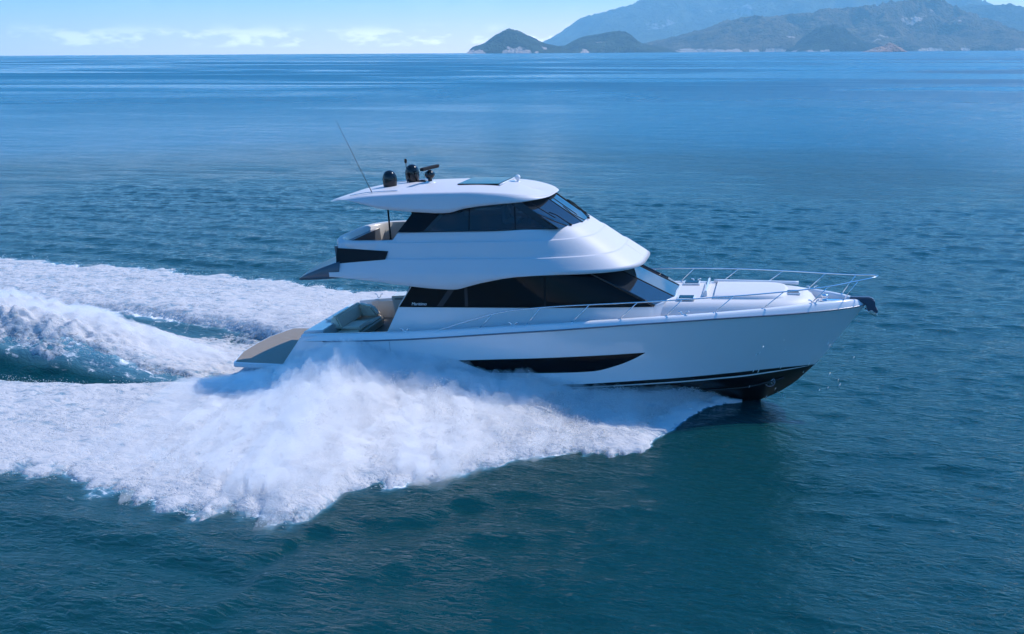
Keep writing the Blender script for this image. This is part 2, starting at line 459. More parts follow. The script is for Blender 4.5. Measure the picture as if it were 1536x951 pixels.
# thin foam lace carried by the surface itself
fa = nd.new('ShaderNodeAttribute'); fa.attribute_name = 'foam'
lace = noise_((1.6, 2.6, 1.0), 6, 0.7, 0.0, 0.8)
fm = mr(math_('ADD', fa.outputs['Fac'], math_('MULTIPLY', math_('SUBTRACT', lace, 0.5), 1.5)), 0.40, 0.72)
fm = math_('MULTIPLY', fm, mr(fa.outputs['Fac'], 0.02, 0.2))
# bubbly water round the foam: milky turquoise
aer = nd.new('ShaderNodeMix'); aer.data_type = 'RGBA'
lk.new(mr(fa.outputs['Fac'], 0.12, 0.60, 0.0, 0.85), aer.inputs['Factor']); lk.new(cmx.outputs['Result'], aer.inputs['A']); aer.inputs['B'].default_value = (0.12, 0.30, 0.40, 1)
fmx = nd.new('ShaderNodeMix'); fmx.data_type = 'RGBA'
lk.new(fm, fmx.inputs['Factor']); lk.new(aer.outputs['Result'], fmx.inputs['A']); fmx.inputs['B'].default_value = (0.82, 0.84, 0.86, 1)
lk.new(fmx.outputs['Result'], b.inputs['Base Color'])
lk.new(math_('MAXIMUM', r0, math_('MULTIPLY', fm, 0.7)), b.inputs['Roughness'])
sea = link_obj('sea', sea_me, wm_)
tag(sea, kind='structure')
# ------------------------------------------------------------------ the motor yacht
# local frame: X forward from the platform's aft edge, Y to port, Z up from the platform top
TRIM = R(3.1)
yacht = bpy.data.objects.new('motor_yacht', None)
COL.objects.link(yacht)
yacht.location = (0, 0, 0.65)
yacht.rotation_euler = (0, -TRIM, 0)
tag(yacht, 'white motor yacht with enclosed flybridge speeding across the blue sea', 'yacht')

def curve(pts):
    """smooth curve through (x, value) knots (monotone-ish Hermite)"""
    xk = np.array([p[0] for p in pts], float); yk = np.array([p[1] for p in pts], float)
    d = np.diff(yk) / np.diff(xk)
    m = np.zeros_like(yk); m[0] = d[0]; m[-1] = d[-1]
    for i in range(1, len(xk) - 1):
        m[i] = 0 if d[i - 1] * d[i] <= 0 else 2 * d[i - 1] * d[i] / (d[i - 1] + d[i])
    def f(x):
        x = np.clip(np.asarray(x, float), xk[0], xk[-1])
        i = np.clip(np.searchsorted(xk, x, side='right') - 1, 0, len(xk) - 2)
        h = xk[i + 1] - xk[i]; t = (x - xk[i]) / h
        return ((2 * t ** 3 - 3 * t ** 2 + 1) * yk[i] + (t ** 3 - 2 * t ** 2 + t) * h * m[i]
                + (-2 * t ** 3 + 3 * t ** 2) * yk[i + 1] + (t ** 3 - t ** 2) * h * m[i + 1])
    return f

def gelcoat(name, c=(0.68, 0.69, 0.71), r=0.13, coat=0.35):
    m = mat(name, c, r)
    nd, lk, b = nodes(m)
    b.inputs['Coat Weight'].default_value = coat
    b.inputs['Coat Roughness'].default_value = 0.04
    tc = nd.new('ShaderNodeTexCoord'); n = nd.new('ShaderNodeTexNoise')
    n.inputs['Scale'].default_value = 1.4; n.inputs['Detail'].default_value = 4
    lk.new(tc.outputs['Object'], n.inputs['Vector'])
    mx = nd.new('ShaderNodeMix'); mx.data_type = 'RGBA'
    lk.new(n.outputs['Fac'], mx.inputs['Factor'])
    mx.inputs['A'].default_value = (c[0] * 0.95, c[1] * 0.955, c[2] * 0.965, 1); mx.inputs['B'].default_value = (*c, 1)
    lk.new(mx.outputs['Result'], b.inputs['Base Color'])
    # the faintest unfairness of a moulded surface
    n2 = nd.new('ShaderNodeTexNoise'); n2.inputs['Scale'].default_value = 0.9; n2.inputs['Detail'].default_value = 2
    lk.new(tc.outputs['Object'], n2.inputs['Vector'])
    bp = nd.new('ShaderNodeBump'); bp.inputs['Distance'].default_value = 0.01; bp.inputs['Strength'].default_value = 0.5
    lk.new(n2.outputs['Fac'], bp.inputs['Height']); lk.new(bp.outputs['Normal'], b.inputs['Normal'])
    return m

def noisy(name, c1, c2, scale, rough=0.6, bump=0.0, stretch=(1, 1, 1), **kw):
    m = mat(name, c1, rough, **kw)
    nd, lk, b = nodes(m)
    tc = nd.new('ShaderNodeTexCoord'); mp = nd.new('ShaderNodeMapping'); mp.inputs['Scale'].default_value = stretch
    lk.new(tc.outputs['Object'], mp.inputs[0])
    n = nd.new('ShaderNodeTexNoise'); n.inputs['Scale'].default_value = scale; n.inputs['Detail'].default_value = 5
    lk.new(mp.outputs[0], n.inputs['Vector'])
    mx = nd.new('ShaderNodeMix'); mx.data_type = 'RGBA'
    mr_ = nd.new('ShaderNodeMapRange'); mr_.inputs['From Min'].default_value = 0.35; mr_.inputs['From Max'].default_value = 0.65
    lk.new(n.outputs['Fac'], mr_.inputs['Value']); lk.new(mr_.outputs['Result'], mx.inputs['Factor'])
    mx.inputs['A'].default_value = (*c1, 1); mx.inputs['B'].default_value = (*c2, 1)
    lk.new(mx.outputs['Result'], b.inputs['Base Color'])
    if bump:
        bp = nd.new('ShaderNodeBump'); bp.inputs['Distance'].default_value = bump
        lk.new(n.outputs['Fac'], bp.inputs['Height']); lk.new(bp.outputs['Normal'], b.inputs['Normal'])
    return m

M_GEL = gelcoat('white_gelcoat')
M_DECK = noisy('nonskid_deck', (0.56, 0.555, 0.565), (0.60, 0.595, 0.605), 60, 0.55, 0.002)
M_GREY = gelcoat('dark_grey_gelcoat', (0.075, 0.088, 0.11), 0.35)
M_TOP = gelcoat('topside_gelcoat', (0.58, 0.57, 0.585), 0.5, 0.0)
M_TOP.node_tree.nodes['Principled BSDF'].inputs['Specular IOR Level'].default_value = 0.3
M_NAVY = mat('dark_navy_metal', (0.045, 0.07, 0.115), 0.4, 0.2)
M_BLACK = mat('gloss_black', (0.006, 0.006, 0.007), 0.12)
M_MATTE = mat('matte_black', (0.012, 0.012, 0.014), 0.7, Specular_IOR_Level=0.2)
M_BOTTOM = noisy('antifouling', (0.003, 0.003, 0.004), (0.006, 0.006, 0.008), 3, 0.3)
M_STRIPE = mat('white_stripe', (0.8, 0.8, 0.8), 0.3)
M_GLASS = mat('dark_glass', (0.003, 0.004, 0.006), 0.03, IOR=1.22)
M_STEEL = mat('polished_steel', (0.72, 0.73, 0.75), 0.16, 1.0)
M_RUB = mat('rubbing_strake', (0.16, 0.18, 0.22), 0.3, 0.6)
M_CREAM = noisy('cream_vinyl', (0.68, 0.60, 0.48), (0.74, 0.66, 0.54), 9, 0.5)
M_TEAK = noisy('teak', (0.22, 0.18, 0.14), (0.29, 0.245, 0.20), 8, 0.65, 0.001, (0.4, 9, 1))
def _planks(m, pitch):
    nd, lk, b = nodes(m)
    tc = nd.new('ShaderNodeTexCoord'); sp = nd.new('ShaderNodeSeparateXYZ'); lk.new(tc.outputs['Object'], sp.inputs[0])
    a = nd.new('ShaderNodeMath'); a.operation = 'DIVIDE'; lk.new(sp.outputs['Y'], a.inputs[0]); a.inputs[1].default_value = pitch
    f = nd.new('ShaderNodeMath'); f.operation = 'FRACT'; lk.new(a.outputs[0], f.inputs[0])
    g = nd.new('ShaderNodeMath'); g.operation = 'LESS_THAN'; lk.new(f.outputs[0], g.inputs[0]); g.inputs[1].default_value = 0.10
    old = b.inputs['Base Color'].links[0].from_socket
    mx = nd.new('ShaderNodeMix'); mx.data_type = 'RGBA'; lk.new(g.outputs[0], mx.inputs['Factor']); lk.new(old, mx.inputs['A']); mx.inputs['B'].default_value = (0.03, 0.03, 0.03, 1)
    lk.new(mx.outputs['Result'], b.inputs['Base Color'])
_planks(M_TEAK, 0.11)
M_LINER = gelcoat('off_white_liner', (0.56, 0.545, 0.515), 0.25)
M_SCREEN = mat('screen_glass', (0.02, 0.026, 0.034), 0.04, IOR=1.95)
M_TINT = mat('tinted_glass', (0.02, 0.03, 0.04), 0.02, IOR=1.5)
def _tint(m, fac, col):
    nd, lk, b = nodes(m)
    out = [n for n in nd if n.type == 'OUTPUT_MATERIAL'][0]
    tr = nd.new('ShaderNodeBsdfTransparent'); tr.inputs[0].default_value = (*col, 1)
    mx = nd.new('ShaderNodeMixShader'); mx.inputs[0].default_value = fac
    lk.new(b.outputs[0], mx.inputs[1]); lk.new(tr.outputs[0], mx.inputs[2]); lk.new(mx.outputs[0], out.inputs['Surface'])
_tint(M_TINT, 0.30, (0.55, 0.62, 0.68))
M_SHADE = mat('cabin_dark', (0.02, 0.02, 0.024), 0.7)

def sheet(name, P, m, parent, smooth=True, flip=False, wrap_u=False, wrap_v=False):
    return link_obj(name, grid_mesh(name, np.asarray(P, float), smooth, wrap_u, wrap_v, flip), m, parent)

def mirrored(P):
    Q = np.array(P, float); Q[..., 1] *= -1; return Q

def join_meshes(name, meshes, m, parent=None):
    bm = bmesh.new()
    for me in meshes:
        bm.from_mesh(me); bpy.data.meshes.remove(me)
    me = bpy.data.meshes.new(name); bm.to_mesh(me); bm.free()
    return link_obj(name, me, m, parent)

def two_sided(name, P, m, parent, flip=False):
    """the same moulding to starboard and to port, one part"""
    a = grid_mesh('a', np.asarray(P, float), True, flip=flip); b = grid_mesh('b', mirrored(P), True, flip=not flip)
    return join_meshes(name, [a, b], m, parent)

def tube_pts(pts, r, seg=10, caps=True):
    pts = [Vector(p) for p in pts]
    n = len(pts); rs = r if isinstance(r, (list, tuple)) else [r] * n
    V = []; prev = None
    for i, p in enumerate(pts):
        t = (pts[min(i + 1, n - 1)] - pts[max(i - 1, 0)]).normalized()
        if prev is None:
            a = t.orthogonal().normalized()
        else:
            a = (prev - t * prev.dot(t)).normalized()
        prev = a; b = t.cross(a)
        V.append([p + (a * math.cos(2 * math.pi * k / seg) + b * math.sin(2 * math.pi * k / seg)) * rs[i] for k in range(seg)])
    if caps:
        V = [[pts[0]] * seg] + V + [[pts[-1]] * seg]
    return np.array([[tuple(q) for q in row] for row in V])

def tube(name, pts, r, m, parent, seg=10):
    return sheet(name, tube_pts(pts, r, seg), m, parent, wrap_v=True)

def spline(pts, n=60):
    pts = np.array(pts, float)
    d = np.r_[0, np.cumsum(np.linalg.norm(np.diff(pts, axis=0), axis=1))]
    s = np.linspace(0, d[-1], n)
    out = np.stack([curve(list(zip(d, pts[:, k])))(s) for k in range(3)], -1)
    return out

def box_mesh(c, s, bev=0.02, rot=None, seg=2, taper=None):
    bm = bmesh.new(); bmesh.ops.create_cube(bm, size=1.0)
    for v in bm.verts:
        if taper and v.co.z > 0: v.co.x *= taper[0]; v.co.y *= taper[1]
        v.co = Vector((v.co.x * s[0], v.co.y * s[1], v.co.z * s[2]))
    if bev: bmesh.ops.bevel(bm, geom=bm.edges[:], offset=bev, segments=seg, affect='EDGES', profile=0.6)
    if rot is not None:
        bmesh.ops.rotate(bm, verts=bm.verts, cent=(0, 0, 0), matrix=rot)
    bmesh.ops.translate(bm, verts=bm.verts, vec=c)
    me = bpy.data.meshes.new('b'); bm.to_mesh(me); bm.free()
    for p in me.polygons: p.use_smooth = False
    return me

def box(name, c, s, m, parent, bev=0.02, rot=None, taper=None):
    me = box_mesh(c, s, bev, rot, taper=taper); me.name = name
    return link_obj(name, me, m, parent)

def lathe(name, prof, c, m, parent, seg=28, axis='Z'):
    a = np.linspace(0, 2 * np.pi, seg, endpoint=False)
    P = np.array([[(r * math.cos(t), r * math.sin(t), z) for t in a] for r, z in prof])
    if axis == 'X': P = P[..., [2, 0, 1]]
    P = P + np.array(c)
    return sheet(name, P, m, parent, wrap_v=True, flip=True)

def prism(name, poly, y0, y1, m, parent, bev=0.01):
    """poly in (x,z) extruded from y0 to y1"""
    bm = bmesh.new()
    f = bm.faces.new([bm.verts.new((x, y0, z)) for x, z in poly])
    r = bmesh.ops.extrude_face_region(bm, geom=[f])
    bmesh.ops.translate(bm, verts=[v for v in r['geom'] if isinstance(v, bmesh.types.BMVert)], vec=(0, y1 - y0, 0))
    bmesh.ops.recalc_face_normals(bm, faces=bm.faces)
    if bev: bmesh.ops.bevel(bm, geom=bm.edges[:], offset=bev, segments=2, affect='EDGES')
    me = bpy.data.meshes.new(name); bm.to_mesh(me); bm.free()
    return link_obj(name, me, m, parent)

# ---- hull ----------------------------------------------------------------
NU = 140
uu_ = 1 - (1 - np.linspace(0, 1, NU)) ** 1.35
stemX = curve([(-1.72, 16.6), (-1.45, 17.38), (-1.0, 18.12), (-0.33, 18.81), (0.66, 19.56), (1.55, 20.2)])
zS = curve([(2.85, 0.84), (4.5, 0.92), (6.34, 1.02), (10.61, 1.34), (14.54, 1.60), (16.41, 1.645), (18.27, 1.61), (20.2, 1.55)])
zB = curve([(1.6, -0.62), (6, -0.52), (11.6, -0.39), (14.47, -0.27), (16.38, -0.24), (17.92, -0.275), (18.81, -0.33)])
hS = curve([(2.85, 2.52), (5, 2.68), (8, 2.75), (11, 2.75), (13, 2.66), (14.5, 2.5), (16, 2.18), (17, 1.87), (18, 1.47), (19, .95), (19.6, .55), (20.0, .22), (20.2, .02)])
hB = curve([(1.6, 2.36), (6, 2.5), (10, 2.5), (11.6, 2.43), (13, 2.27), (14.5, 2.0), (16.4, 1.36), (17.5, .80), (18.3, .36), (18.81, .02)])
zK = curve([(1.6, -1.5), (8, -1.7), (14, -1.76), (16.6, -1.72), (17.38, -1.45), (18.12, -1.0), (18.81, -.33)])
Xs_ = 2.85 + (20.2 - 2.85) * uu_
Xb_ = 1.6 + (18.81 - 1.6) * uu_
flare = 1 + 0.75 * sstep(0.45, 0.95, uu_)
def hull_pt(v, off=0.0, bulge=0.0):
    zend = 1.55 + (-0.33 - 1.55) * v
    xe = float(stemX(zend)); x0 = 2.85 + (1.6 - 2.85) * v
    X = x0 + (xe - x0) * uu_
    z = zS(Xs_) * (1 - v) + zB(Xb_) * v
    b = hB(Xb_) + (hS(Xs_) - hB(Xb_)) * (1 - v) ** flare + 0.05 * math.sin(math.pi * v) * (1 - uu_) + off
    return np.stack([X, -np.maximum(b, 0.0), z], -1)
VV = np.linspace(0, 1, 40)
HULL = np.stack([hull_pt(v) for v in VV], 1)           # (u, v, 3)
# y on the hull side for a given (X, z): used to lay the windows on it
def hull_y(X, z):
    v = np.clip((zS(X) - z) / (zS(X) - zB(np.clip(X, 1.6, 18.81))), 0, 1)
    for _ in range(6):
        zend = 1.55 - 1.88 * v; xe = stemX(zend); x0 = 2.85 - 1.25 * v
        u = np.clip((X - x0) / (xe - x0), 0, 1)
        xs_ = 2.85 + 17.35 * u; xb_ = 1.6 + 17.21 * u
        v = np.clip((zS(xs_) - z) / (zS(xs_) - zB(xb_)), 0, 1)
    fl = 1 + 0.75 * sstep(0.45, 0.95, u)
    return hB(xb_) + (hS(xs_) - hB(xb_)) * (1 - v) ** fl + 0.05 * np.sin(np.pi * v) * (1 - u)

hull = two_sided('hull', HULL, M_GEL, yacht)
# transom
T = HULL[0]
Pt = np.stack([T, mirrored(T)], 0)
link_obj('transom', grid_mesh('transom', Pt, True, flip=True), M_GEL, yacht)
# bottom
rows = []
for v in np.linspace(0, 1, 24):
    top = hull_pt(1.0)
    z = top[:, 2] * (1 - v) + zK(Xb_) * v
    b = -top[:, 1] * (1 - v ** 1.35)
    rows.append(np.stack([top[:, 0], -b, z], -1))
BOT = np.stack(rows, 1)
bottom = two_sided('hull_bottom', BOT, M_BOTTOM, yacht)
def bot_pt(v, off):
    top = hull_pt(1.0); z = top[:, 2] * (1 - v) + zK(Xb_) * v
    b = -top[:, 1] * (1 - v ** 1.35) + off
    return np.stack([top[:, 0] + off * sstep(.9, 1, uu_), -b, z - off * 0.5], -1)
WL = np.stack([bot_pt(0.085 - 0.03 * 0, 0.004), bot_pt(0.12, 0.004)], 1)[:-1]
two_sided('boot_stripe', WL, M_STRIPE, bottom)
# spray rail along the chine of the bottom
sr = bot_pt(0.42, 0.02)[20:-16]
for s_ in (1, -1):
    q = sr.copy(); q[:, 1] *= s_
    tube('spray_rail', q, 0.035, M_BOTTOM, bottom, 6)
# bow thruster mouth in the forefoot
for s_ in (-1, 1):
    c_ = BOT[-22, 10].copy(); c_[1] *= -s_ if c_[1] > 0 else (1 if s_ < 0 else -1)
    a_ = np.linspace(0, 2 * np.pi, 20)
    ring = [(c_[0] + .15 * math.cos(t), c_[1] + s_ * 0.02, c_[2] + .15 * math.sin(t)) for t in a_]
    th_ = tube('thruster_mouth', ring, 0.016, M_RUB, bottom, 8)
    for k in range(4):
        t = k * math.pi / 4
        sheet('thruster_blade', tube_pts([(c_[0] - .13 * math.cos(t), c_[1] + s_ * .01, c_[2] - .13 * math.sin(t)), (c_[0] + .13 * math.cos(t), c_[1] + s_ * .01, c_[2] + .13 * math.sin(t))], 0.016, 6), M_STEEL, th_, wrap_v=True)
# rubbing strake on the sheer
rs = np.stack([Xs_, -(hS(Xs_) + 0.012), zS(Xs_)], -1)[5:-2]
for s_ in (1, -1):
    q = rs.copy(); q[:, 1] *= s_
    tube('rubbing_strake', q, 0.024, M_RUB, hull, 8)

# ---- gunwale and bulwark ---------------------------------------------------
zG = curve([(2.85, 1.02), (4.0, 1.10), (6.34, 1.22), (11.83, 1.59), (14.54, 1.73), (17.09, 1.79), (18.64, 1.80), (19.6, 1.77), (20.2, 1.70)])
def inset(d):
    x = Xs_; y = hS(Xs_)
    tx = np.gradient(x); ty = np.gradient(y); L = np.hypot(tx, ty)
    nx, ny = -ty / L, tx / L                     # outward (forward/outboard)
    X = x - d * nx * 1.0; Y = np.maximum(y - d * ny, 0.0)
    return X, Y
def deckz(X): return zG(X) - np.interp(X, [5.6, 6.4, 12, 18.5, 20.2], [0.75, 0.22, 0.22, 0.24, 0.10])
rows = []
for d, f in ((0.0, 0.0), (0.035, 0.45), (0.07, 0.82), (0.10, 0.95), (0.14, 1.0), (0.20, 1.0), (0.235, 0.93), (0.255, 0.75)):
    X, Y = inset(d); rows.append(np.stack([X, -Y, zS(Xs_) + (zG(Xs_) - zS(Xs_)) * f + 0.02], -1))
X, Y = inset(0.28); rows.append(np.stack([X, -Y, deckz(Xs_) - 0.03], -1))
GUN = np.stack(rows, 1)
gunwale = two_sided('gunwale', GUN, M_GEL, yacht)
# seams in the moulding near the quarter
for x_ in (5.05, 6.0):
    zz = np.linspace(-0.2, float(zS(x_)) - .04, 8)
    tube('hull_seam', [(x_ - .0 * z, -(float(hull_y(x_, z)) + 0.001), z) for z in zz], 0.006, M_RUB, hull, 6)
# deck
dl = (Xs_ > 5.7)
X, Y = inset(0.27)
k = np.linspace(-1, 1, 15)
DK = np.stack([np.repeat(X[dl][:, None], 15, 1), Y[dl][:, None] * k[None, :], deckz(Xs_[dl])[:, None] + 0.04 * (1 - k[None, :] ** 2)], -1)
deck = sheet('deck', DK, M_DECK, yacht)
def deck_at(x): return float(np.interp(x, X[dl], deckz(Xs_[dl])))

# ---- foredeck trunk -----------------------------------------------------------
def loft_plan(name, levels, m, parent, n=48, cap=True, p=3.0):
    """levels: (z, X_aft, X_shoulder, X_nose, half_breadth) closed rounded-nose plan outlines, stacked"""
    rings = []
    for z, xa, xs0, xn, hb in levels:
        t = np.linspace(0, 1, n)
        xx = xa + (xs0 - xa) * np.linspace(0, 1, 12)[:-1]
        th = np.linspace(np.pi / 2, 0, n)
        nx_ = xs0 + (xn - xs0) * np.cos(th) ** (2 / p); ny_ = hb * np.sin(th) ** (2 / p)
        sx = np.r_[xx, nx_]; sy = np.r_[np.full(11, hb), ny_]
        half = np.stack([sx, -sy, np.full_like(sx, z)], -1)
        other = half[::-1][1:].copy(); other[:, 1] *= -1
        rings.append(np.concatenate([half, other]))
    P = np.stack(rings, 1)
    if cap:
        c = P[:, -1].copy(); c[:, 1] *= 0.0
        mid = P[:, -1].copy(); mid[:, 1] *= 0.5; mid[:, 2] += cap if isinstance(cap, float) else 0
        c[:, 2] = mid[:, 2] + (0.01 if isinstance(cap, float) else 0)
        P = np.concatenate([P, mid[:, None], c[:, None]], 1)
    return sheet(name, P, m, parent)
trunk = loft_plan('foredeck_trunk', [(1.50, 14.2, 15.2, 18.85, 1.62), (1.66, 14.2, 15.2, 18.80, 1.58), (1.80, 14.2, 15.2, 18.70, 1.50), (1.90, 14.2, 15.2, 18.58, 1.40), (1.93, 14.2, 15.2, 18.45, 1.28)], M_DECK, yacht, cap=0.03)
# raised sun pad on the trunk, with its low rim to port
pad = loft_plan('sun_pad', [(1.93, 15.75, 16.4, 18.0, 1.02), (2.02, 15.80, 16.4, 17.95, 0.98), (2.045, 15.84, 16.4, 17.9, 0.92)], M_DECK, trunk, p=4, cap=0.015)
for s_ in (1,):
    rim = np.stack([np.linspace(15.7, 18.3, 20), s_ * np.linspace(1.26, 0.95, 20), np.full(20, 2.0)], -1)
    tube('rim', rim, 0.055, M_GEL, trunk)
prism('bulkhead_step', [(15.42, 1.93), (15.62, 1.93), (15.60, 2.14), (15.55, 2.14)], -0.72, 1.1, M_GEL, trunk)
for (x_, y_, sx, sy) in ((15.02, -1.02, 0.52, 0.46), (18.12, -0.28, 0.42, 0.42)):
    zt = 1.985 if x_ < 16 else 1.985
    hf = box('deck_hatch', (x_, y_, zt), (sx, sy, 0.06), M_GEL, trunk, 0.02)
    box('pane', (x_, y_, zt + 0.032), (sx - .09, sy - .09, 0.02), M_GLASS, hf, 0.006)
hf = box('deck_hatch', (15.02, 1.02, 1.985), (.52, .46, .06), M_GEL, trunk, 0.02)
box('pane', (15.02, 1.02, 2.017), (.43, .37, .02), M_GLASS, hf, 0.006)

# ---- deckhouse -----------------------------------------------------------------
def house_ring(z, xa, foot, hb_mid, n=12):
    """side from aft to the windscreen corner, then three flat panes across the front"""
    cx, cyy, mx, my = foot
    xx = np.linspace(xa, cx, 30)
    t = (xx - xa) / (cx - xa)
    yy = hb_mid - (hb_mid - cyy) * sstep(0.5, 1.0, t) * 1.0
    return xx, yy
def house_half(z):
    f = (z - 1.95) / 1.05
    hbm = 2.14 - 0.10 * max(f, 0); cx = 14.18 - 1.95 * 1.0 * (z - 1.95) if z > 1.95 else 14.18
    mx = 14.66 - 1.95 * (z - 1.95) if z > 1.95 else 14.66
    xa = 5.72 + (z - 1.1) * 0.56
    xx = np.linspace(xa, cx, 40); t = (xx - 9.0) / (cx - 9.0)
    yy = hbm - (hbm - (1.90 - .1 * max(f, 0))) * np.clip(t, 0, 1) ** 2.2
    return xx, yy, mx
rings = []
for z in (0.6, 1.1, 1.5, 1.93):
    xx, yy, mx = house_half(z)
    half = np.stack([np.r_[xx, mx], -np.r_[yy, 0.78], np.full(41, z)], -1)
    oth = half[::-1].copy(); oth[:, 1] *= -1
    rings.append(np.concatenate([half, oth]))
house = sheet('deckhouse', np.stack(rings, 1), M_GEL, yacht, smooth=False)
for p in house.data.polygons: p.use_smooth = True
# glazing band: the side glass from aft quarter to the screen pillar
zF = curve([(4.1, 2.93), (5.3, 2.82), (6.67, 2.66), (7.6, 2.575), (8.05, 2.555), (8.2, 2.56), (8.7, 2.68), (9.3, 2.82), (10.13, 2.94), (11.2, 2.99), (12.5, 3.0), (13.9, 2.99)])
def side_xy(z, t, x0=None, x1=None):
    xx, yy, mx = house_half(z)
    xq = x0 + (x1 - x0) * t
    return xq, np.interp(xq, xx, yy)
def side_strip(name, lo, hi, m, parent, out=0.004, n=40, nz=10, side=-1):
    """lo/hi: lists of (x, z) along the bottom and top edges"""
    lo = np.array(lo, float); hi = np.array(hi, float)
    t = np.linspace(0, 1, n)
    def res(a):
        d = np.r_[0, np.cumsum(np.hypot(*np.diff(a, axis=0).T))]; d /= d[-1]
        return np.stack([np.interp(t, d, a[:, 0]), np.interp(t, d, a[:, 1])], -1)
    A, B = res(lo), res(hi); P = []
    for s in np.linspace(0, 1, nz):
        q = A * (1 - s) + B * s
        y = np.array([np.interp(x, *house_half(z)[:2]) for x, z in q]) + out
        P.append(np.stack([q[:, 0], side * y, q[:, 1]], -1))
    P = np.stack(P, 1)
    return sheet(name, P, m, parent, flip=(side > 0))
for s_ in (-1, 1):
    lo = [(x, 1.93) for x in np.linspace(6.2, 14.16, 30)]
    hi = [(x, 3.10) for x in np.linspace(7.0, 12.0, 30)]
    w = side_strip('side_window', lo, hi, M_GLASS, house, 0.0, 60, 14, s_)
    # mullions and the broad slanting pillar
    for (a, b_, wd) in (((7.55, 1.95), (8.12, 2.7), 0.10), ((8.42, 1.95), (8.42, 2.75), 0.05), ((10.9, 1.95), (10.9, 3.0), 0.03)):
        side_strip('mullion', [(a[0] - wd, a[1]), (a[0] + wd, a[1])], [(b_[0] - wd, b_[1]), (b_[0] + wd, b_[1])], M_SHADE if wd > .04 else M_MATTE, w, 0.006, 4, 6, s_)
    q = [(x, s_ * (np.interp(x, *house_half(1.93)[:2]) + .01), 1.93) for x in np.linspace(6.2, 14.1, 30)]
    tube('sill', q, 0.012, M_MATTE, w, 6)
    q = [(x, s_ * (np.interp(x, *house_half(z)[:2]) + .012), z) for x, z in zip(np.linspace(6.19, 6.95, 8), np.linspace(1.93, 3.02, 8))]
    tube('window_edge', q, 0.014, M_GEL, w, 6)
# windscreen panes
def front_pts(z):
    xx, yy, mx = house_half(z)
    return (xx[-1], yy[-1]), (mx, 0.78)
def pane(name, fa, fb, m, parent, z0=1.95, z1=3.05, n=12, inset_=0.0):
    P = []
    for z in np.linspace(z0, z1, 10):
        a, b_ = fa(z), fb(z); a = np.array([*a, z]); b_ = np.array([*b_, z])
        t = np.linspace(inset_, 1 - inset_, n)[:, None]
        P.append(a * (1 - t) + b_ * t)
    return sheet(name, np.stack(P, 1), m, parent, smooth=False)
c_s = lambda z: (front_pts(z)[0][0], -front_pts(z)[0][1]); m_s = lambda z: (front_pts(z)[1][0], -0.78)
c_p = lambda z: (front_pts(z)[0][0], front_pts(z)[0][1]); m_p = lambda z: (front_pts(z)[1][0], 0.78)
pane('windscreen_pane', c_s, m_s, M_SCREEN, house); pane('windscreen_pane', m_s, m_p, M_SCREEN, house); pane('windscreen_pane', m_p, c_p, M_SCREEN, house)
for f_ in (c_s, c_p):
    q = [(*f_(z), z) for z in np.linspace(1.95, 3.03, 8)]
    tube('screen_pillar', [(x - .02, y * 1.003, z) for x, y, z in q], 0.05, M_BLACK, house, 8)
for f_ in (m_s, m_p):
    q = [(*f_(z), z + .004) for z in np.linspace(1.95, 3.03, 8)]
    tube('screen_mullion', q, 0.016, M_MATTE, house, 8)
q = [(*c_s(1.95), 1.945), (*m_s(1.95), 1.945), (*m_p(1.95), 1.945), (*c_p(1.95), 1.945)]
tube('screen_sill', q, 0.03, M_GEL, house, 8)
# aft bulkhead of the saloon (dark sliding doors)
q = []
for z in np.linspace(0.5, 3.0, 6):
    xx, yy, mx = house_half(max(z, 1.1)); q.append([(xx[0] + .04, yy[0] * k_, z) for k_ in np.linspace(-1, 1, 6)])
sheet('saloon_door', np.array(q), M_GLASS, house, smooth=False)

# ---- flybridge body --------------------------------------------------------------
def fly_half(z, n=46, xa=4.1):
    """half plan outline (x, y>0) of the flybridge moulding at height z (nominal levels)"""
    f = (z - 2.99) / (4.27 - 2.99)
    hb = 2.43 - 0.46 * f - 0.03 * math.sin(math.pi * max(0, min(1, f)))
    xn = 13.76 - 1.86 * f
    xs0 = 9.0 - 0.9 * f
    th = np.linspace(np.pi / 2, 0, n)
    p = 3.5
    x2 = xs0 + (xn - xs0) * np.cos(th) ** (2 / p); y2 = hb * np.sin(th) ** (2 / p)
    x1 = np.linspace(xa, xs0, 40)[:-1]
    y1 = hb - 0.10 * sstep(7.0, 3.5, x1) if False else hb - 0.10 * (1 - sstep(3.8, 7.5, x1))
    return np.r_[x1, x2], np.r_[y1, y2]
LV = [2.99, 3.10, 3.25, 3.44, 3.452, 3.458, 3.464, 3.478, 3.60, 3.78, 3.925, 3.938, 3.944, 3.950, 3.964, 4.10, 4.20, 4.255, 4.275]
OFF = [0.0, 0.004, 0.006, 0.007, 0.006, 0.001, -0.034, -0.036, -0.026, -0.018, -0.012, -0.013, -0.018, -0.050, -0.053, -0.05, -0.05, -0.06, -0.085]
rows = []
for z, o_ in zip(LV, OFF):
    x, y = fly_half(z)
    zz = np.full_like(x, z)
    rows.append(np.stack([x + o_ * np.clip((x - 9) / 4.7, 0, 1) * 1.2, -np.maximum(y + o_, 0), zz], -1))
FB = np.stack(rows, 1)
# forward of X=6.3 the body rises to the window sill; aft of it, it steps down to the cockpit coaming
capz = np.interp(FB[:, -1, 0], [4.1, 6.05, 6.30], [3.99, 3.99, 4.275])
FB[..., 2] = np.minimum(FB[..., 2], capz[:, None])
aft_ = np.interp(FB[..., 2], [2.9, 3.05, 3.36, 3.42, 4.3], [0.02, -0.16, 0.12, 0.15, 0.15])
FB[..., 0] += aft_ * (1 - sstep(4.1, 5.0, FB[..., 0]))
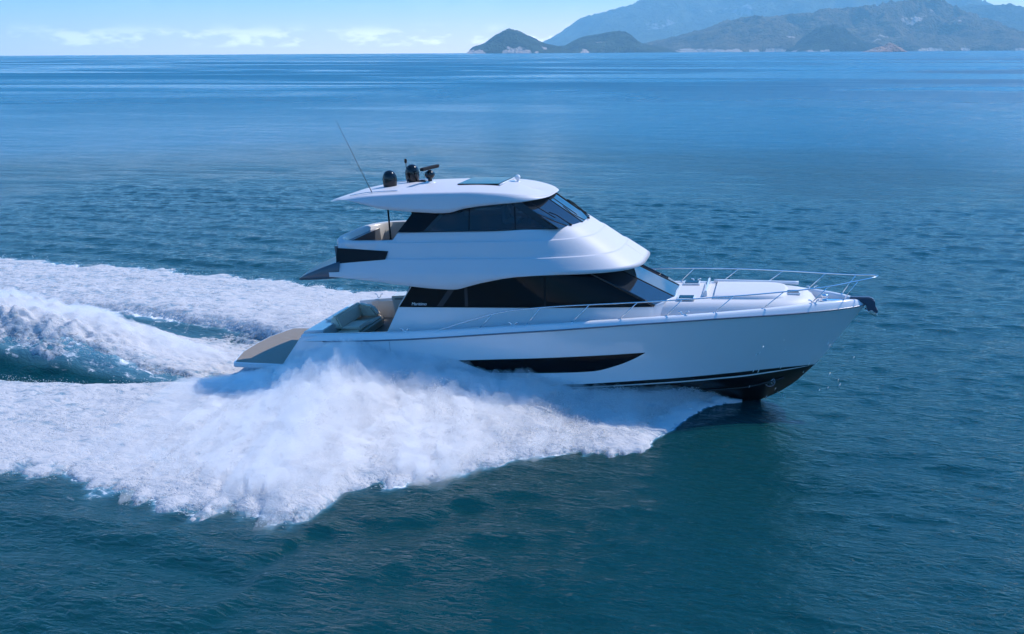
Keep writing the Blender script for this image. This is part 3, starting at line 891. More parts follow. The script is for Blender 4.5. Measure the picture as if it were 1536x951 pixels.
# the lower edge follows the sweeping brow
low = zF(FB[:, 0, 0])
lowrow = FB[:, 0].copy(); lowrow[:, 2] = np.minimum(low, 2.99); lowrow[:, 1] -= 0.0
mid1 = lowrow * 0.5 + FB[:, 0] * 0.5
und = lowrow.copy(); und[:, 2] -= 0.012; und[:, 1] *= 0.985; und[:, 0] -= 0.03 * (und[:, 0] > 12)
FB2 = np.concatenate([und[:, None], lowrow[:, None], mid1[:, None], FB], 1)
fly = two_sided('flybridge', FB2, M_TOP, yacht, flip=True)
# soffit closes it underneath, roof of the saloon
so = np.stack([und[:, 0], und[:, 1], und[:, 2] + .01], -1)
SO = np.stack([so * np.array([1, k_, 1]) for k_ in np.linspace(1, -1, 7)], 1)
sheet('soffit', SO, M_GREY, fly)
# fore top closing under the fly screen
tp = FB[:, -1]
TP = np.stack([tp * np.array([1, k_, 1]) for k_ in np.linspace(1, -1, 9)], 1)[tp[:, 0] > 6.28]
TP[..., 2] -= 0.004
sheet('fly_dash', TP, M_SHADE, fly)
# aft coaming: closed rounded tub behind the enclosed part
def tub(zt, zb, hb, xa, x1, th_):
    a = np.linspace(0, 1, 30)
    th = np.linspace(0, np.pi / 2, 30); p = 3.2
    xc = xa + 1.5
    x = np.r_[np.linspace(x1, xc, 12)[:-1], xc - (xc - xa) * np.sin(th) ** (2 / p)]
    y = np.r_[np.full(11, hb), hb * np.cos(th) ** (2 / p)]
    y = y - 0.13 * sstep(5.0, 6.4, x)
    o = np.stack([x, -y], -1); return np.concatenate([o, (o * [1, -1])[::-1][1:]])
o0 = tub(0, 0, 2.07, 3.80, 6.45, 0); o1 = tub(0, 0, 2.03, 3.86, 6.45, 0); o2 = tub(0, 0, 1.96, 3.98, 6.45, 0); o3 = tub(0, 0, 1.90, 4.06, 6.45, 0)
rw = [np.c_[o3 * [1, 1] + [0.25, 0], np.full(len(o0), 3.32)], np.c_[o0 + [0.18, 0], np.full(len(o0), 3.72)] , np.c_[o0, np.full(len(o0), 3.86)], np.c_[o0 + [.01, 0], np.full(len(o0), 3.95)], np.c_[o1, np.full(len(o0), 4.005)], np.c_[o2, np.full(len(o0), 4.005)], np.c_[o3, np.full(len(o0), 3.96)], np.c_[o3, np.full(len(o0), 3.30)]]
coaming = sheet('coaming', np.stack(rw[1:6], 1), M_TOP, fly)
sheet('liner', np.stack(rw[5:], 1), M_LINER, fly)
fl = np.stack([np.c_[o3 * [1, k_], np.full(len(o0), 3.31)] for k_ in (1, .5, 0)], 1)
sheet('fly_deck', fl, M_TEAK, fly)
# black louvre panel each side under the coaming, and dark tail wing
for s_ in (-1, 1):
    def vy(x, z): return float(np.interp(x, *fly_half(z))) + 0.012
    tl, tr, br, bl = (4.22, 3.80), (5.99, 3.70), (5.90, 3.45), (4.22, 3.33)
    P = []
    for a in np.linspace(0, 1, 14):
        r_ = []
        for b_ in np.linspace(0, 1, 6):
            x = (bl[0] * (1 - a) + br[0] * a) * (1 - b_) + (tl[0] * (1 - a) + tr[0] * a) * b_
            z = (bl[1] * (1 - a) + br[1] * a) * (1 - b_) + (tl[1] * (1 - a) + tr[1] * a) * b_
            r_.append((x, s_ * vy(x, z), z))
        P.append(r_)
    vp = sheet('vent_panel', P, M_MATTE, fly, flip=s_ > 0)
wing = []
for k_ in np.linspace(-1, 1, 21):
    y = 2.30 * k_; bx = 2.93 + 0.55 * abs(k_) ** 6 * 0 - 0.35 * (1 - k_ * k_)
    wing.append([(4.35, y, 3.40), (3.75, y, 3.21), (bx + .25, y, 2.99), (bx, y, 2.86), (bx + .02, y, 2.83), (bx + .5, y, 2.83), (4.35, y, 2.88)])
wing = np.array(wing, float)
wc = wing.mean(1)
wing = np.concatenate([np.repeat(wc[:1, None], 7, 1), wing, np.repeat(wc[-1:, None], 7, 1)])
sheet('tail_wing', wing, M_GREY, fly, wrap_v=True, smooth=False)
prism('aft_wall', [(4.16, 3.0), (4.30, 3.0), (4.28, 3.85), (4.12, 3.85)], -1.98, 1.98, M_GREY, fly, 0.0)

# ---- enclosed fly house -----------------------------------------------------------
zR = curve([(3.4, 5.12), (4.3, 5.24), (5.94, 4.965), (7.0, 4.865), (7.75, 4.82), (8.0, 4.83), (8.45, 4.94), (9.3, 5.03), (10.2, 5.06), (10.9, 5.10)])
def fs_y(x, z):   # side of the fly house
    return 1.93 - 0.25 * (z - 4.27) / 0.8 - 0.24 * sstep(9.0, 11.4, x)
def fly_strip(name, lo, hi, m, parent, out=0.0, side=-1, n=30, nz=8):
    lo = np.array(lo, float); hi = np.array(hi, float); t = np.linspace(0, 1, n)
    A = np.stack([np.interp(t, np.linspace(0, 1, len(lo)), lo[:, k]) for k in (0, 1)], -1)
    B = np.stack([np.interp(t, np.linspace(0, 1, len(hi)), hi[:, k]) for k in (0, 1)], -1)
    P = []
    for s in np.linspace(0, 1, nz):
        q = A * (1 - s) + B * s
        P.append(np.stack([q[:, 0], side * (fs_y(q[:, 0], q[:, 1]) + out), q[:, 1]], -1))
    return sheet(name, np.stack(P, 1), m, parent, flip=side > 0)
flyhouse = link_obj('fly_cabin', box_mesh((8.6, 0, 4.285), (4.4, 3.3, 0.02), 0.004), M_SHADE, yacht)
SILL = 4.262
for s_ in (-1, 1):
    fly_strip('quarter_window', [(6.28, SILL), (7.12, SILL)], [(6.98, 5.1), (7.98, 5.1)], M_GLASS, flyhouse, 0.0, s_)
    fly_strip('pillar', [(7.12, SILL), (7.30, SILL)], [(7.98, 5.1), (8.16, 5.1)], M_BLACK, flyhouse, 0.006, s_)
    w = fly_strip('side_window', [(7.29, SILL), (11.30, SILL)], [(8.15, 5.13), (9.95, 5.13)], M_TINT, flyhouse, 0.0, s_)
    fly_strip('mullion', [(8.58, SILL), (8.62, SILL)], [(8.58, 5.12), (8.62, 5.12)], M_MATTE, w, 0.006, s_, 4)
    fly_strip('mullion', [(10.02, SILL), (10.06, SILL)], [(9.96, 5.12), (10.0, 5.12)], M_MATTE, w, 0.006, s_, 4)
    fly_strip('screen_pillar', [(10.98, SILL), (11.34, SILL)], [(9.72, 5.13), (10.08, 5.13)], M_BLACK, flyhouse, 0.008, s_)
    q = [(x, s_ * (float(fs_y(x, SILL)) + .01), SILL) for x in np.linspace(6.28, 11.32, 24)]
    tube('sill', q, 0.012, M_MATTE, w, 6)
fc = lambda s: (lambda z: (11.33 - 1.52 * (z - 4.265), s * (float(fs_y(11.3, 4.3)) - .22 * (z - 4.265))))
fm_ = lambda s: (lambda z: (11.86 - 1.40 * (z - 4.265), s * 0.58))
pane('windscreen_pane', fc(-1), fm_(-1), M_SCREEN, flyhouse, 4.265, 5.12); pane('windscreen_pane', fm_(-1), fm_(1), M_SCREEN, flyhouse, 4.265, 5.12); pane('windscreen_pane', fm_(1), fc(1), M_SCREEN, flyhouse, 4.265, 5.12)
for s_ in (-1, 1):
    tube('screen_mullion', [(*fm_(s_)(z), z) for z in (4.265, 4.7, 5.1)], 0.016, M_MATTE, flyhouse, 8)
    tube('screen_pillar', [(fc(s_)(z)[0] - .03, fc(s_)(z)[1], z) for z in (4.265, 4.7, 5.1)], 0.035, M_BLACK, flyhouse, 8)
# inside: helm console, two helm chairs, aft doors
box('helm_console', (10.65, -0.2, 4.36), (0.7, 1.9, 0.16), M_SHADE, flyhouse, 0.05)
for y_ in (-0.95, 0.15):
    hc = box('helm_chair', (9.75, y_, 4.42), (0.5, 0.55, 0.16), M_LINER, flyhouse, 0.06)
    box('backrest', (9.5, y_, 4.62), (0.14, 0.52, 0.5), M_LINER, hc, 0.05, Matrix.Rotation(R(-8), 3, 'Y'))
box('settee', (8.3, 1.2, 4.38), (1.6, 0.6, 0.18), M_LINER, flyhouse, 0.05)
box('fly_door', (6.72, 0, 4.60), (0.05, 3.4, 0.95), M_GLASS, flyhouse, 0.01)

# ---- hardtop ------------------------------------------------------------------------
def roof_half(hw, xa, xf, n=70, pa=2.6, pf=2.6):
    xc = 7.2
    th = np.linspace(0, np.pi, n)
    c = np.cos(th); s = np.sin(th)
    x = np.where(c < 0, xc + (xf - xc) * np.abs(c) ** (2 / pf), xc - (xc - xa) * np.abs(c) ** (2 / pa))
    y = np.where(c < 0, hw * s ** (2 / pf), hw * s ** (2 / pa))
    return x, y
zT = curve([(3.4, 5.10), (4.3, 5.27), (5.5, 5.385), (7.0, 5.43), (8.5, 5.425), (9.6, 5.35), (10.3, 5.24), (10.9, 5.12)])
rows = []
xe, ye = roof_half(1.92, 3.46, 10.90, 110, 2.7, 3.5)
bot_ = np.minimum(zR(xe), zT(xe) - 0.02)
# underside lip -> lower edge -> flare -> crease -> rounded top -> crown
rows.append(np.stack([xe * 0.985 + 7.2 * 0.015, -ye * 0.93, np.minimum(bot_ + 0.03, zT(xe) - .01)], -1))
rows.append(np.stack([xe, -ye * 1.0, bot_], -1))
for f, s_ in ((0.25, 0.995), (0.55, 0.985), (0.8, 0.972), (0.93, 0.955)):
    rows.append(np.stack([7.2 + (xe - 7.2) * (1 - (1 - s_) * .4), -ye * s_, bot_ + (zT(xe) - bot_) * f], -1))
for s_, dz in ((0.94, 0.0), (0.92, 0.012), (0.86, 0.03), (0.7, 0.065), (0.5, 0.09), (0.25, 0.105), (0.0, 0.11)):
    sx = 1 - (1 - s_) * 0.22
    X_ = 7.2 + (xe - 7.2) * sx
    rows.append(np.stack([X_, -ye * s_, zT(np.clip(7.2 + (X_ - 7.2) / 1.0, 3.4, 10.9)) + dz * np.clip(np.sin(np.linspace(0, np.pi, len(xe))) * 1.4, 0, 1)], -1))
HT = np.stack(rows, 1)
hardtop = two_sided('hardtop', HT, M_TOP, yacht, flip=True)
cl = np.stack([rows[0] * np.array([1, k_, 1]) for k_ in np.linspace(1, -1, 7)], 1)
sheet('headlining', cl, M_LINER, hardtop)
def roof_z(x): return float(zT(x)) + 0.10
# sliding skylight
sk = box('skylight', (8.62, 0.1, roof_z(8.6) + 0.012), (1.35, 1.7, 0.035), M_GLASS, hardtop, 0.012, Matrix.Rotation(R(1.4), 3, 'Y'))
tube('skylight_rail', [(9.33, -0.80, roof_z(9.3) + .02), (9.33, 1.0, roof_z(9.3) + .02)], 0.03, M_GEL, sk)
for s_ in (-1, 1):
    tube('grab_rail', spline([(4.55, s_ * 1.35, 5.36), (5.2, s_ * 1.42, 5.45), (6.2, s_ * 1.45, 5.49)], 14), 0.014, M_STEEL, hardtop, 8)
lathe('hardtop_light', [(0.0, -.03), (0.035, -.03), (0.035, .03), (0.0, .03)], (7.62, -1.872, 4.99), M_STEEL, hardtop, 14)
lathe('support_post', [(0.0, 0), (0.05, 0), (0.05, 0.02), (0.028, 0.03), (0.028, 1.0), (0.0, 1.0)], (5.90, -1.62, 3.98), M_MATTE, hardtop, 14)
lathe('support_post', [(0.0, 0), (0.05, 0), (0.05, 0.02), (0.028, 0.03), (0.028, 1.0), (0.0, 1.0)], (5.90, 1.62, 3.98), M_MATTE, hardtop, 14)
# satellite domes, radar, sensors
dome_prof = [(0.0, 0.0), (0.20, 0.0), (0.215, 0.02), (0.225, 0.10), (0.232, 0.20), (0.235, 0.28), (0.225, 0.36), (0.195, 0.44), (0.15, 0.50), (0.09, 0.54), (0.04, 0.555), (0.0, 0.558)]
for (x_, y_, dz) in ((5.50, -0.28, 0.0), (5.95, 0.62, 0.06)):
    d_ = lathe('satellite_dome', [(r * 1.0, z) for r, z in dome_prof], (x_, y_, roof_z(x_) - .03 + dz), M_BLACK, hardtop, 32)
    lathe('dome_base', [(0, -.1), (0.17, -.1), (0.14, 0.0), (0, 0.0)], (x_, y_, roof_z(x_) - .03 + dz), M_MATTE, d_, 24)
zr = roof_z(6.8)
tube('mast_bracket', [(5.95, 0.62, roof_z(5.95) - .02), (6.35, 0.45, roof_z(6.3) + .03), (6.8, 0.1, zr)], 0.04, M_MATTE, hardtop)
rp = lathe('radar', [(0, 0.0), (0.16, 0.0), (0.13, .05), (.07, .1), (.07, .16), (.11, .19), (.165, .26), (.165, .34), (.11, .41), (.03, .45), (0, .45)], (6.78, 0.0, zr - .03), M_BLACK, hardtop, 28)
bar = box('radar_array', (6.80, 0.0, zr + 0.49), (0.13, 1.10, 0.11), M_MATTE, rp, 0.03, Matrix.Rotation(R(-9), 3, 'Z'))
lathe('radar_pedestal', [(0, -.04), (.24, -.04), (.20, .02), (.12, .06), (0, .06)], (6.78, 0, zr - .0), M_GEL, rp, 24)
st = tube('mast_light', [(5.78, 0.55, roof_z(5.8)), (5.78, 0.55, roof_z(5.8) + .66)], 0.014, M_MATTE, hardtop, 8)
lathe('lamp', [(0, 0), (.03, 0), (.045, .05), (.045, .11), (.02, .15), (0, .15)], (5.78, 0.55, roof_z(5.8) + .64), M_MATTE, st, 14)
sl = lathe('searchlight', [(0, 0), (.09, 0), (.075, .03), (.035, .05), (.035, .09), (.075, .12), (.09, .18), (.07, .24), (0, .26)], (9.62, 0.35, roof_z(9.62) - .03), M_GEL, hardtop, 20)
box('horn', (9.42, 0.30, roof_z(9.4) - 0.0), (0.22, 0.16, 0.05), M_STEEL, hardtop, 0.02)
an = tube('whip_antenna', [(5.33, -1.38, 5.40), (5.20, -1.38, 5.70), (4.32, -1.38, 7.73)], [0.016, 0.011, 0.005], M_MATTE, hardtop, 8)
lathe('antenna_foot', [(0, 0), (.045, 0), (.04, .05), (.02, .08), (0, .08)], (5.33, -1.38, 5.36), M_GEL, an, 12)
for s_ in (-1, 1):
    q = spline([(10.0, s_ * 1.0, 5.14), (10.4, s_ * .9, 5.06), (10.7, s_ * .8, 5.0)], 8)
# wipers
for (foot, mid, tip, b0, b1, nm) in (
        ((11.60, -1.20, 4.30), (11.15, -1.30, 4.56), (10.95, -1.38, 4.66), (10.45, -1.50, 4.98), (11.16, -1.36, 4.50), 'wiper'),
        ((11.92, 0.05, 4.30), (11.50, 0.12, 4.62), (11.20, 0.15, 4.80), (10.86, 0.18, 5.04), (11.62, 0.14, 4.50), 'wiper'),
        ((11.60, 1.20, 4.30), (11.15, 1.30, 4.56), (10.95, 1.38, 4.66), (10.45, 1.50, 4.98), (11.16, 1.36, 4.50), 'wiper')):
    up = 0.05
    w = tube(nm, [foot, (mid[0] + .05, mid[1], mid[2] + up), (tip[0] + .04, tip[1], tip[2] + up)], 0.016, M_MATTE, flyhouse, 8)
    tube('blade', [(b0[0] + .02, b0[1], b0[2] + .03), (b1[0] + .02, b1[1], b1[2] + .03)], 0.015, M_MATTE, w, 8)
    lathe('pivot', [(0, 0), (.045, 0), (.04, .05), (0, .06)], (foot[0], foot[1], foot[2] - .03), M_MATTE, w, 12)

# ---- hull windows -----------------------------------------------------------------------
hw_lo = curve([(8.20, 0.36), (8.7, 0.16), (9.27, -0.03), (10.2, -0.015), (11.4, 0.005), (12.35, 0.05), (13.1, 0.24), (13.6, 0.45), (13.92, 0.63)])
for s_ in (-1, 1):
    x = np.r_[8.21, np.linspace(8.26, 13.86, 70), 13.91]
    lo = hw_lo(x); hi = 0.37 + (x - 8.2) / 5.72 * 0.27
    hi = np.maximum(hi, lo + .004)
    P = []
    for t in np.linspace(0, 1, 8):
        z = lo * (1 - t) + hi * t
        P.append(np.stack([x, s_ * (hull_y(x, z) + 0.006), z], -1))
    w = sheet('hull_window', np.stack(P, 1), M_GLASS, hull, flip=s_ > 0)

# ---- swim platform, transom and cockpit ----------------------------------------------------
bm = bmesh.new()
pl = [(0.0, -1.9), (0.12, -2.2), (2.2, -2.32), (2.2, 2.32), (0.12, 2.2), (0.0, 1.9), (-0.25, 1.0), (-0.30, 0), (-0.25, -1.0)]
f = bm.faces.new([bm.verts.new((x, y, -0.02)) for x, y in pl])
r_ = bmesh.ops.extrude_face_region(bm, geom=[f]); bmesh.ops.translate(bm, verts=[v for v in r_['geom'] if isinstance(v, bmesh.types.BMVert)], vec=(0, 0, -0.16))
bmesh.ops.recalc_face_normals(bm, faces=bm.faces)
bmesh.ops.bevel(bm, geom=bm.edges[:], offset=0.02, segments=2, affect='EDGES')
me = bpy.data.meshes.new('swim_platform'); bm.to_mesh(me); bm.free()
plat = link_obj('swim_platform', me, M_GEL, yacht)
bm = bmesh.new()
bm.faces.new([bm.verts.new((x * 0.97 + .05, y * 0.965, -0.012)) for x, y in pl])
me = bpy.data.meshes.new('teak_deck'); bm.to_mesh(me); bm.free()
link_obj('teak_deck', me, M_TEAK, plat)
# transom moulding sloping up to the aft sofa, with a dark locker mouth to starboard
prism('transom_module', [(2.15, -0.3), (2.35, 0.62), (2.62, 0.98), (3.30, 1.02), (3.30, -0.3)], -1.75, 2.0, M_GEL, yacht, 0.03)
prism('transom_gate', [(2.30, 0.0), (2.62, 0.72), (3.05, 0.80), (3.05, 0.0)], -2.40, -1.80, M_MATTE, yacht, 0.02)
box('transom_lid', (3.02, 0.5, 1.04), (0.42, 2.1, 0.05), M_GEL, yacht, 0.02)
# quarter wings
for s_ in (-1, 1):
    prism('quarter_wing', [(1.75, -0.4), (2.85, 0.98), (3.6, 1.06), (3.6, -0.4)], s_ * 2.52, s_ * 2.30, M_GEL, yacht, 0.02)
# cockpit
box('cockpit_sole', (4.7, 0, 0.38), (3.1, 4.6, 0.05), M_TEAK, yacht, 0.005)
for s_ in (-1, 1):
    prism('cockpit_liner', [(3.3, 0.38), (3.3, 0.98), (6.1, 1.14), (6.1, 0.38)], s_ * 2.42, s_ * 2.30, M_LINER, yacht, 0.01)
sofa = prism('sofa', [(3.32, 0.40), (3.32, 0.72), (4.15, 0.78), (4.22, 0.72), (4.20, 0.40)], -0.85, 1.25, M_CREAM, yacht, 0.05)
prism('backrest', [(3.08, 0.85), (3.18, 1.22), (3.36, 1.25), (3.54, 0.82), (3.40, 0.78)], -0.82, 1.25, M_CREAM, sofa, 0.05)
prism('armrest', [(3.30, 0.74), (3.34, 1.22), (3.85, 1.14), (4.12, 0.80)], 0.98, 1.30, M_CREAM, sofa, 0.06)
prism('cushion', [(3.45, 0.77), (3.50, 0.86), (4.15, 0.88), (4.24, 0.78)], -0.8, 0.1, M_CREAM, sofa, 0.04)
cab = prism('cockpit_cabinet', [(4.55, 0.40), (4.42, 1.38), (5.35, 1.42), (5.45, 0.40)], 1.55, 2.25, M_LINER, yacht, 0.02)
box('handle', (4.85, 1.54, 1.28), (0.6, .02, .03), M_MATTE, cab, 0.005)
def cleat(x, y, z, parent, h=0.10):
    c = tube('cleat', spline([(x - .16, y, z + h), (x - .09, y, z + h - .01), (x - .05, y, z + .02), (x, y, z + .01), (x + .05, y, z + .02), (x + .09, y, z + h - .01), (x + .16, y, z + h)], 20), 0.018, M_STEEL, parent, 8)
    return c
for x_ in (6.5, 10.0, 15.05, 18.7):
    for s_ in (-1, 1):
        Xi, Yi = inset(0.17); cleat(x_, s_ * float(np.interp(x_, Xi, Yi)), float(zG(x_)) + .01, gunwale)
cleat(3.6, 2.38, 1.12, gunwale, 0.14)

# ---- bow rail ---------------------------------------------------------------------------------
RAIL = [(7.62, -2.60, 1.31), (8.6, -2.60, 1.62), (9.77, -2.56, 1.91), (11.24, -2.53, 2.06), (13.77, -2.38, 2.17), (16.4, -1.92, 2.25), (18.0, -1.40, 2.28), (19.1, -.92, 2.31), (19.95, -.42, 2.37), (20.46, -0.12, 2.42)]
tipr = [(20.53, 0.0, 2.43)]
star = spline(RAIL + tipr, 90)
port = star[::-1].copy(); port[:, 1] *= -1
rail = tube('bow_rail', np.concatenate([star, port[1:]]), 0.019, M_STEEL, yacht, 10)
bx_ = [8.95, 10.42, 11.80, 13.20, 14.54, 15.90, 17.25, 18.60, 19.55]
tx_ = [9.38, 10.85, 12.33, 13.73, 15.00, 16.45, 17.85, 19.10, 19.95]
Xi, Yi = inset(0.15)
for a, b_ in zip(bx_, tx_):
    for s_ in (-1, 1):
        base = (a, s_ * float(np.interp(a, Xi[:-4], Yi[:-4])), float(zG(a)) + .01)
        top = (b_, -s_ * float(np.interp(b_, star[:, 0], star[:, 1])), float(np.interp(b_, star[:, 0], star[:, 2])))
        st = tube('stanchion', [base, top], 0.015, M_STEEL, rail, 8)
        lathe('foot', [(0, 0), (.04, 0), (.035, .02), (.02, .035), (0, .035)], (base[0], base[1], base[2] - .005), M_STEEL, st, 12)
# ---- anchor gear --------------------------------------------------------------------------------
anc = prism('anchor', [(19.75, 1.80), (20.34, 1.79), (20.46, 1.70), (20.49, 1.48), (20.56, 1.42), (20.55, 1.30), (20.42, 1.27), (20.28, 1.36), (20.2, 1.58), (19.75, 1.70)], -0.11, 0.11, M_NAVY, yacht, 0.03)
tube('shank', [(20.2, 0.0, 1.45), (20.30, -.02, 1.32), (20.50, -.05, 1.22)], 0.028, M_STEEL, anc, 8)
prism('fluke', [(20.28, 1.38), (20.52, 1.22), (20.55, 1.27), (20.38, 1.42)], -0.16, 0.16, M_STEEL, anc, 0.01)
wl_ = lathe('windlass', [(0, 0), (.13, 0), (.13, .05), (.07, .08), (.07, .13), (.11, .16), (.10, .21), (0, .22)], (19.05, 0.05, deck_at(19.05) + .03), M_STEEL, yacht, 20)
box('chain_plate', (19.45, 0.0, deck_at(19.4) + .06), (0.7, 0.16, 0.05), M_STEEL, yacht, 0.015)
box('bow_locker', (18.95, -.32, deck_at(18.95) + .05), (0.5, 0.3, 0.05), M_GEL, yacht, 0.02)

# ---- the maker's script on the quarter glass -------------------------------------------------------
fc_ = bpy.data.curves.new('lettering', 'FONT'); fc_.body = 'Maritimo'; fc_.size = 0.135; fc_.extrude = 0.003; fc_.shear = 0.35
tmp = bpy.data.objects.new('tmp_text', fc_); COL.objects.link(tmp)
dg = bpy.context.evaluated_depsgraph_get()
me = bpy.data.meshes.new_from_object(tmp.evaluated_get(dg)); me.name = 'lettering'
bpy.data.objects.remove(tmp)
for s_ in (-1, 1):
    lt = link_obj('lettering', me if s_ < 0 else me.copy(), M_STRIPE if s_ < 0 else None, house)
    lt.rotation_euler = (R(90), 0, 0) if s_ < 0 else (R(90), 0, R(180))
    lt.location = (6.62, -2.158, 1.985) if s_ < 0 else (7.2, 2.158, 1.985)

# a piece that has pieces of its own is a part of the yacht directly: thing > part > sub-part
for part in list(yacht.children):
    for sub in list(part.children):
        if sub.children:
            sub.parent = yacht
# ------------------------------------------------------------------ white water
SX = SY = SZ = SH = None
M_FOAM = bpy.data.materials.new('white_water'); M_FOAM.use_nodes = True
nd, lk, b = nodes(M_FOAM)
b.inputs['Roughness'].default_value = 0.9
b.inputs['Specular IOR Level'].default_value = 0.15
b.inputs['Subsurface Weight'].default_value = 0.0
g_ = nd.new('ShaderNodeNewGeometry')
mp = nd.new('ShaderNodeMapping'); mp.inputs['Scale'].default_value = (2.2, 4.0, 4.0); lk.new(g_.outputs['Position'], mp.inputs[0])
n1 = nd.new('ShaderNodeTexNoise'); n1.inputs['Scale'].default_value = 1.0; n1.inputs['Detail'].default_value = 6; n1.inputs['Roughness'].default_value = .6; n1.inputs['Distortion'].default_value = 0.6
lk.new(mp.outputs[0], n1.inputs['Vector'])
thin = nd.new('ShaderNodeAttribute'); thin.attribute_name = 'thick'
ad = nd.new('ShaderNodeMath'); ad.operation = 'MULTIPLY_ADD'; lk.new(n1.outputs['Fac'], ad.inputs[0]); ad.inputs[1].default_value = 1.5; lk.new(thin.outputs['Fac'], ad.inputs[2])
m1 = nd.new('ShaderNodeMapRange'); m1.inputs['From Min'].default_value = 0.80; m1.inputs['From Max'].default_value = 1.12
lk.new(ad.outputs[0], m1.inputs['Value'])
mx = nd.new('ShaderNodeMix'); mx.data_type = 'RGBA'
lk.new(m1.outputs['Result'], mx.inputs['Factor'])
mx.inputs['A'].default_value = (0.22, 0.36, 0.46, 1)          # bubbly blue water between the clots
mx.inputs['B'].default_value = (0.66, 0.66, 0.675, 1)
lk.new(mx.outputs['Result'], b.inputs['Base Color'])
bp = nd.new('ShaderNodeBump'); bp.inputs['Distance'].default_value = 0.10; bp.inputs['Strength'].default_value = 0.9
lk.new(n1.outputs['Fac'], bp.inputs['Height']); lk.new(bp.outputs['Normal'], b.inputs['Normal'])
out = [n for n in nd if n.type == 'OUTPUT_MATERIAL'][0]
tl_ = nd.new('ShaderNodeBsdfTranslucent'); lk.new(mx.outputs['Result'], tl_.inputs['Color']); lk.new(bp.outputs['Normal'], tl_.inputs['Normal'])
ms = nd.new('ShaderNodeMixShader'); ms.inputs[0].default_value = 0.30
lk.new(b.outputs[0], ms.inputs[1]); lk.new(tl_.outputs[0], ms.inputs[2])
# ragged lacy edge: where the foam runs thin there are gaps through it
lacn = nd.new('ShaderNodeTexNoise'); lacn.inputs['Scale'].default_value = 5.5; lacn.inputs['Detail'].default_value = 5; lacn.inputs['Roughness'].default_value = .65
lk.new(g_.outputs['Position'], lacn.inputs['Vector'])
la = nd.new('ShaderNodeMath'); la.operation = 'MULTIPLY_ADD'; lk.new(lacn.outputs['Fac'], la.inputs[0]); la.inputs[1].default_value = 1.1; lk.new(thin.outputs['Fac'], la.inputs[2])
lr = nd.new('ShaderNodeMapRange'); lr.inputs['From Min'].default_value = 0.62; lr.inputs['From Max'].default_value = 0.86
lk.new(la.outputs[0], lr.inputs['Value'])
tpp = nd.new('ShaderNodeBsdfTransparent'); ms2 = nd.new('ShaderNodeMixShader')
lk.new(lr.outputs['Result'], ms2.inputs[0]); lk.new(tpp.outputs[0], ms2.inputs[1]); lk.new(ms.outputs[0], ms2.inputs[2]); lk.new(ms2.outputs[0], out.inputs['Surface'])

M_DROP = bpy.data.materials.new('spray_drops'); M_DROP.use_nodes = True
nd, lk = M_DROP.node_tree.nodes, M_DROP.node_tree.links
nd.clear()
out = nd.new('ShaderNodeOutputMaterial'); d1 = nd.new('ShaderNodeBsdfDiffuse'); d2 = nd.new('ShaderNodeBsdfTranslucent'); ms = nd.new('ShaderNodeMixShader')
d1.inputs[0].default_value = (0.93, 0.93, 0.94, 1); d2.inputs[0].default_value = (0.93, 0.93, 0.94, 1); ms.inputs[0].default_value = 0.5
lk.new(d1.outputs[0], ms.inputs[1]); lk.new(d2.outputs[0], ms.inputs[2]); lk.new(ms.outputs[0], out.inputs['Surface'])

def billow(x, y, sc, seed):
    return (1 - np.abs(2 * fbm(x / sc, y / sc, 4, seed, 0.55) - 1))

def foam_sheet(name, x0, x1, y0, y1, step, fn, label):
    xa = np.arange(x0, x1, step); ya = np.arange(y0, y1, step)
    X, Y = np.meshgrid(xa, ya, indexing='ij')
    Wh, Fo, Cm = wake_height(X, Y)
    base = Wh
    Z, thick, keep = fn(X, Y, base)
    nu, nv = X.shape
    I = np.arange(nu * nv).reshape(nu, nv)
    kq = keep[:-1, :-1] | keep[1:, :-1] | keep[1:, 1:] | keep[:-1, 1:]
    q = np.stack([I[:-1, :-1], I[1:, :-1], I[1:, 1:], I[:-1, 1:]], -1)[kq]
    used = np.unique(q); remap = np.full(nu * nv, -1); remap[used] = np.arange(len(used))
    V = np.stack([X.ravel(), Y.ravel(), Z.ravel()], -1)[used]
    me = raw_mesh(name, V, remap[q])
    a = me.attributes.new('thick', 'FLOAT', 'POINT'); a.data.foreach_set('value', thick.ravel()[used].astype(np.float32))
    o = link_obj(name, me, M_FOAM); tag(o, label, 'foam', kind='stuff')
    return o

def band_fn(X, Y, base):
    s, hb, ins = band(X, Y)
    lumps = billow(X / 1.5, Y, 0.75, 81) * 0.6 + billow(X / 1.6, Y, 0.32, 82) * 0.4
    holes = fbm(X / 1.1, Y / 0.55, 4, 83, .6)
    age = np.clip((3 - X) / 10, 0, 1)
    thick = ins * (0.95 - 0.25 * age) + 0.55 * (holes - 0.5)
    hgt = np.maximum(hb * 0.74, 0.42 * hb * sstep(-.3, .1, s) + 0.05)
    edge = sstep(0.25, 0.62, thick) 
    Z = base * (1 - edge) + np.maximum(base, hgt * ins) * edge - 0.10 * (1 - edge) + (0.20 * np.clip(0.35 + hb, .3, 1)) * (lumps - 0.55) * edge + 0.02
    return Z, thick * 0.55 - 0.05 * age, (thick > 0.12) & (np.abs(Y) > y_in(X) - 0.75)
foam_s = foam_sheet('foam_band', -40, 16.7, -16.5, -0.2, 0.085, band_fn, 'broad band of white foam thrown out on the near side of the yacht')
foam_p = foam_sheet('foam_band', -42, 16.7, 0.2, 18.0, 0.11, band_fn, 'band of white foam on the far side of the yacht and its wake')
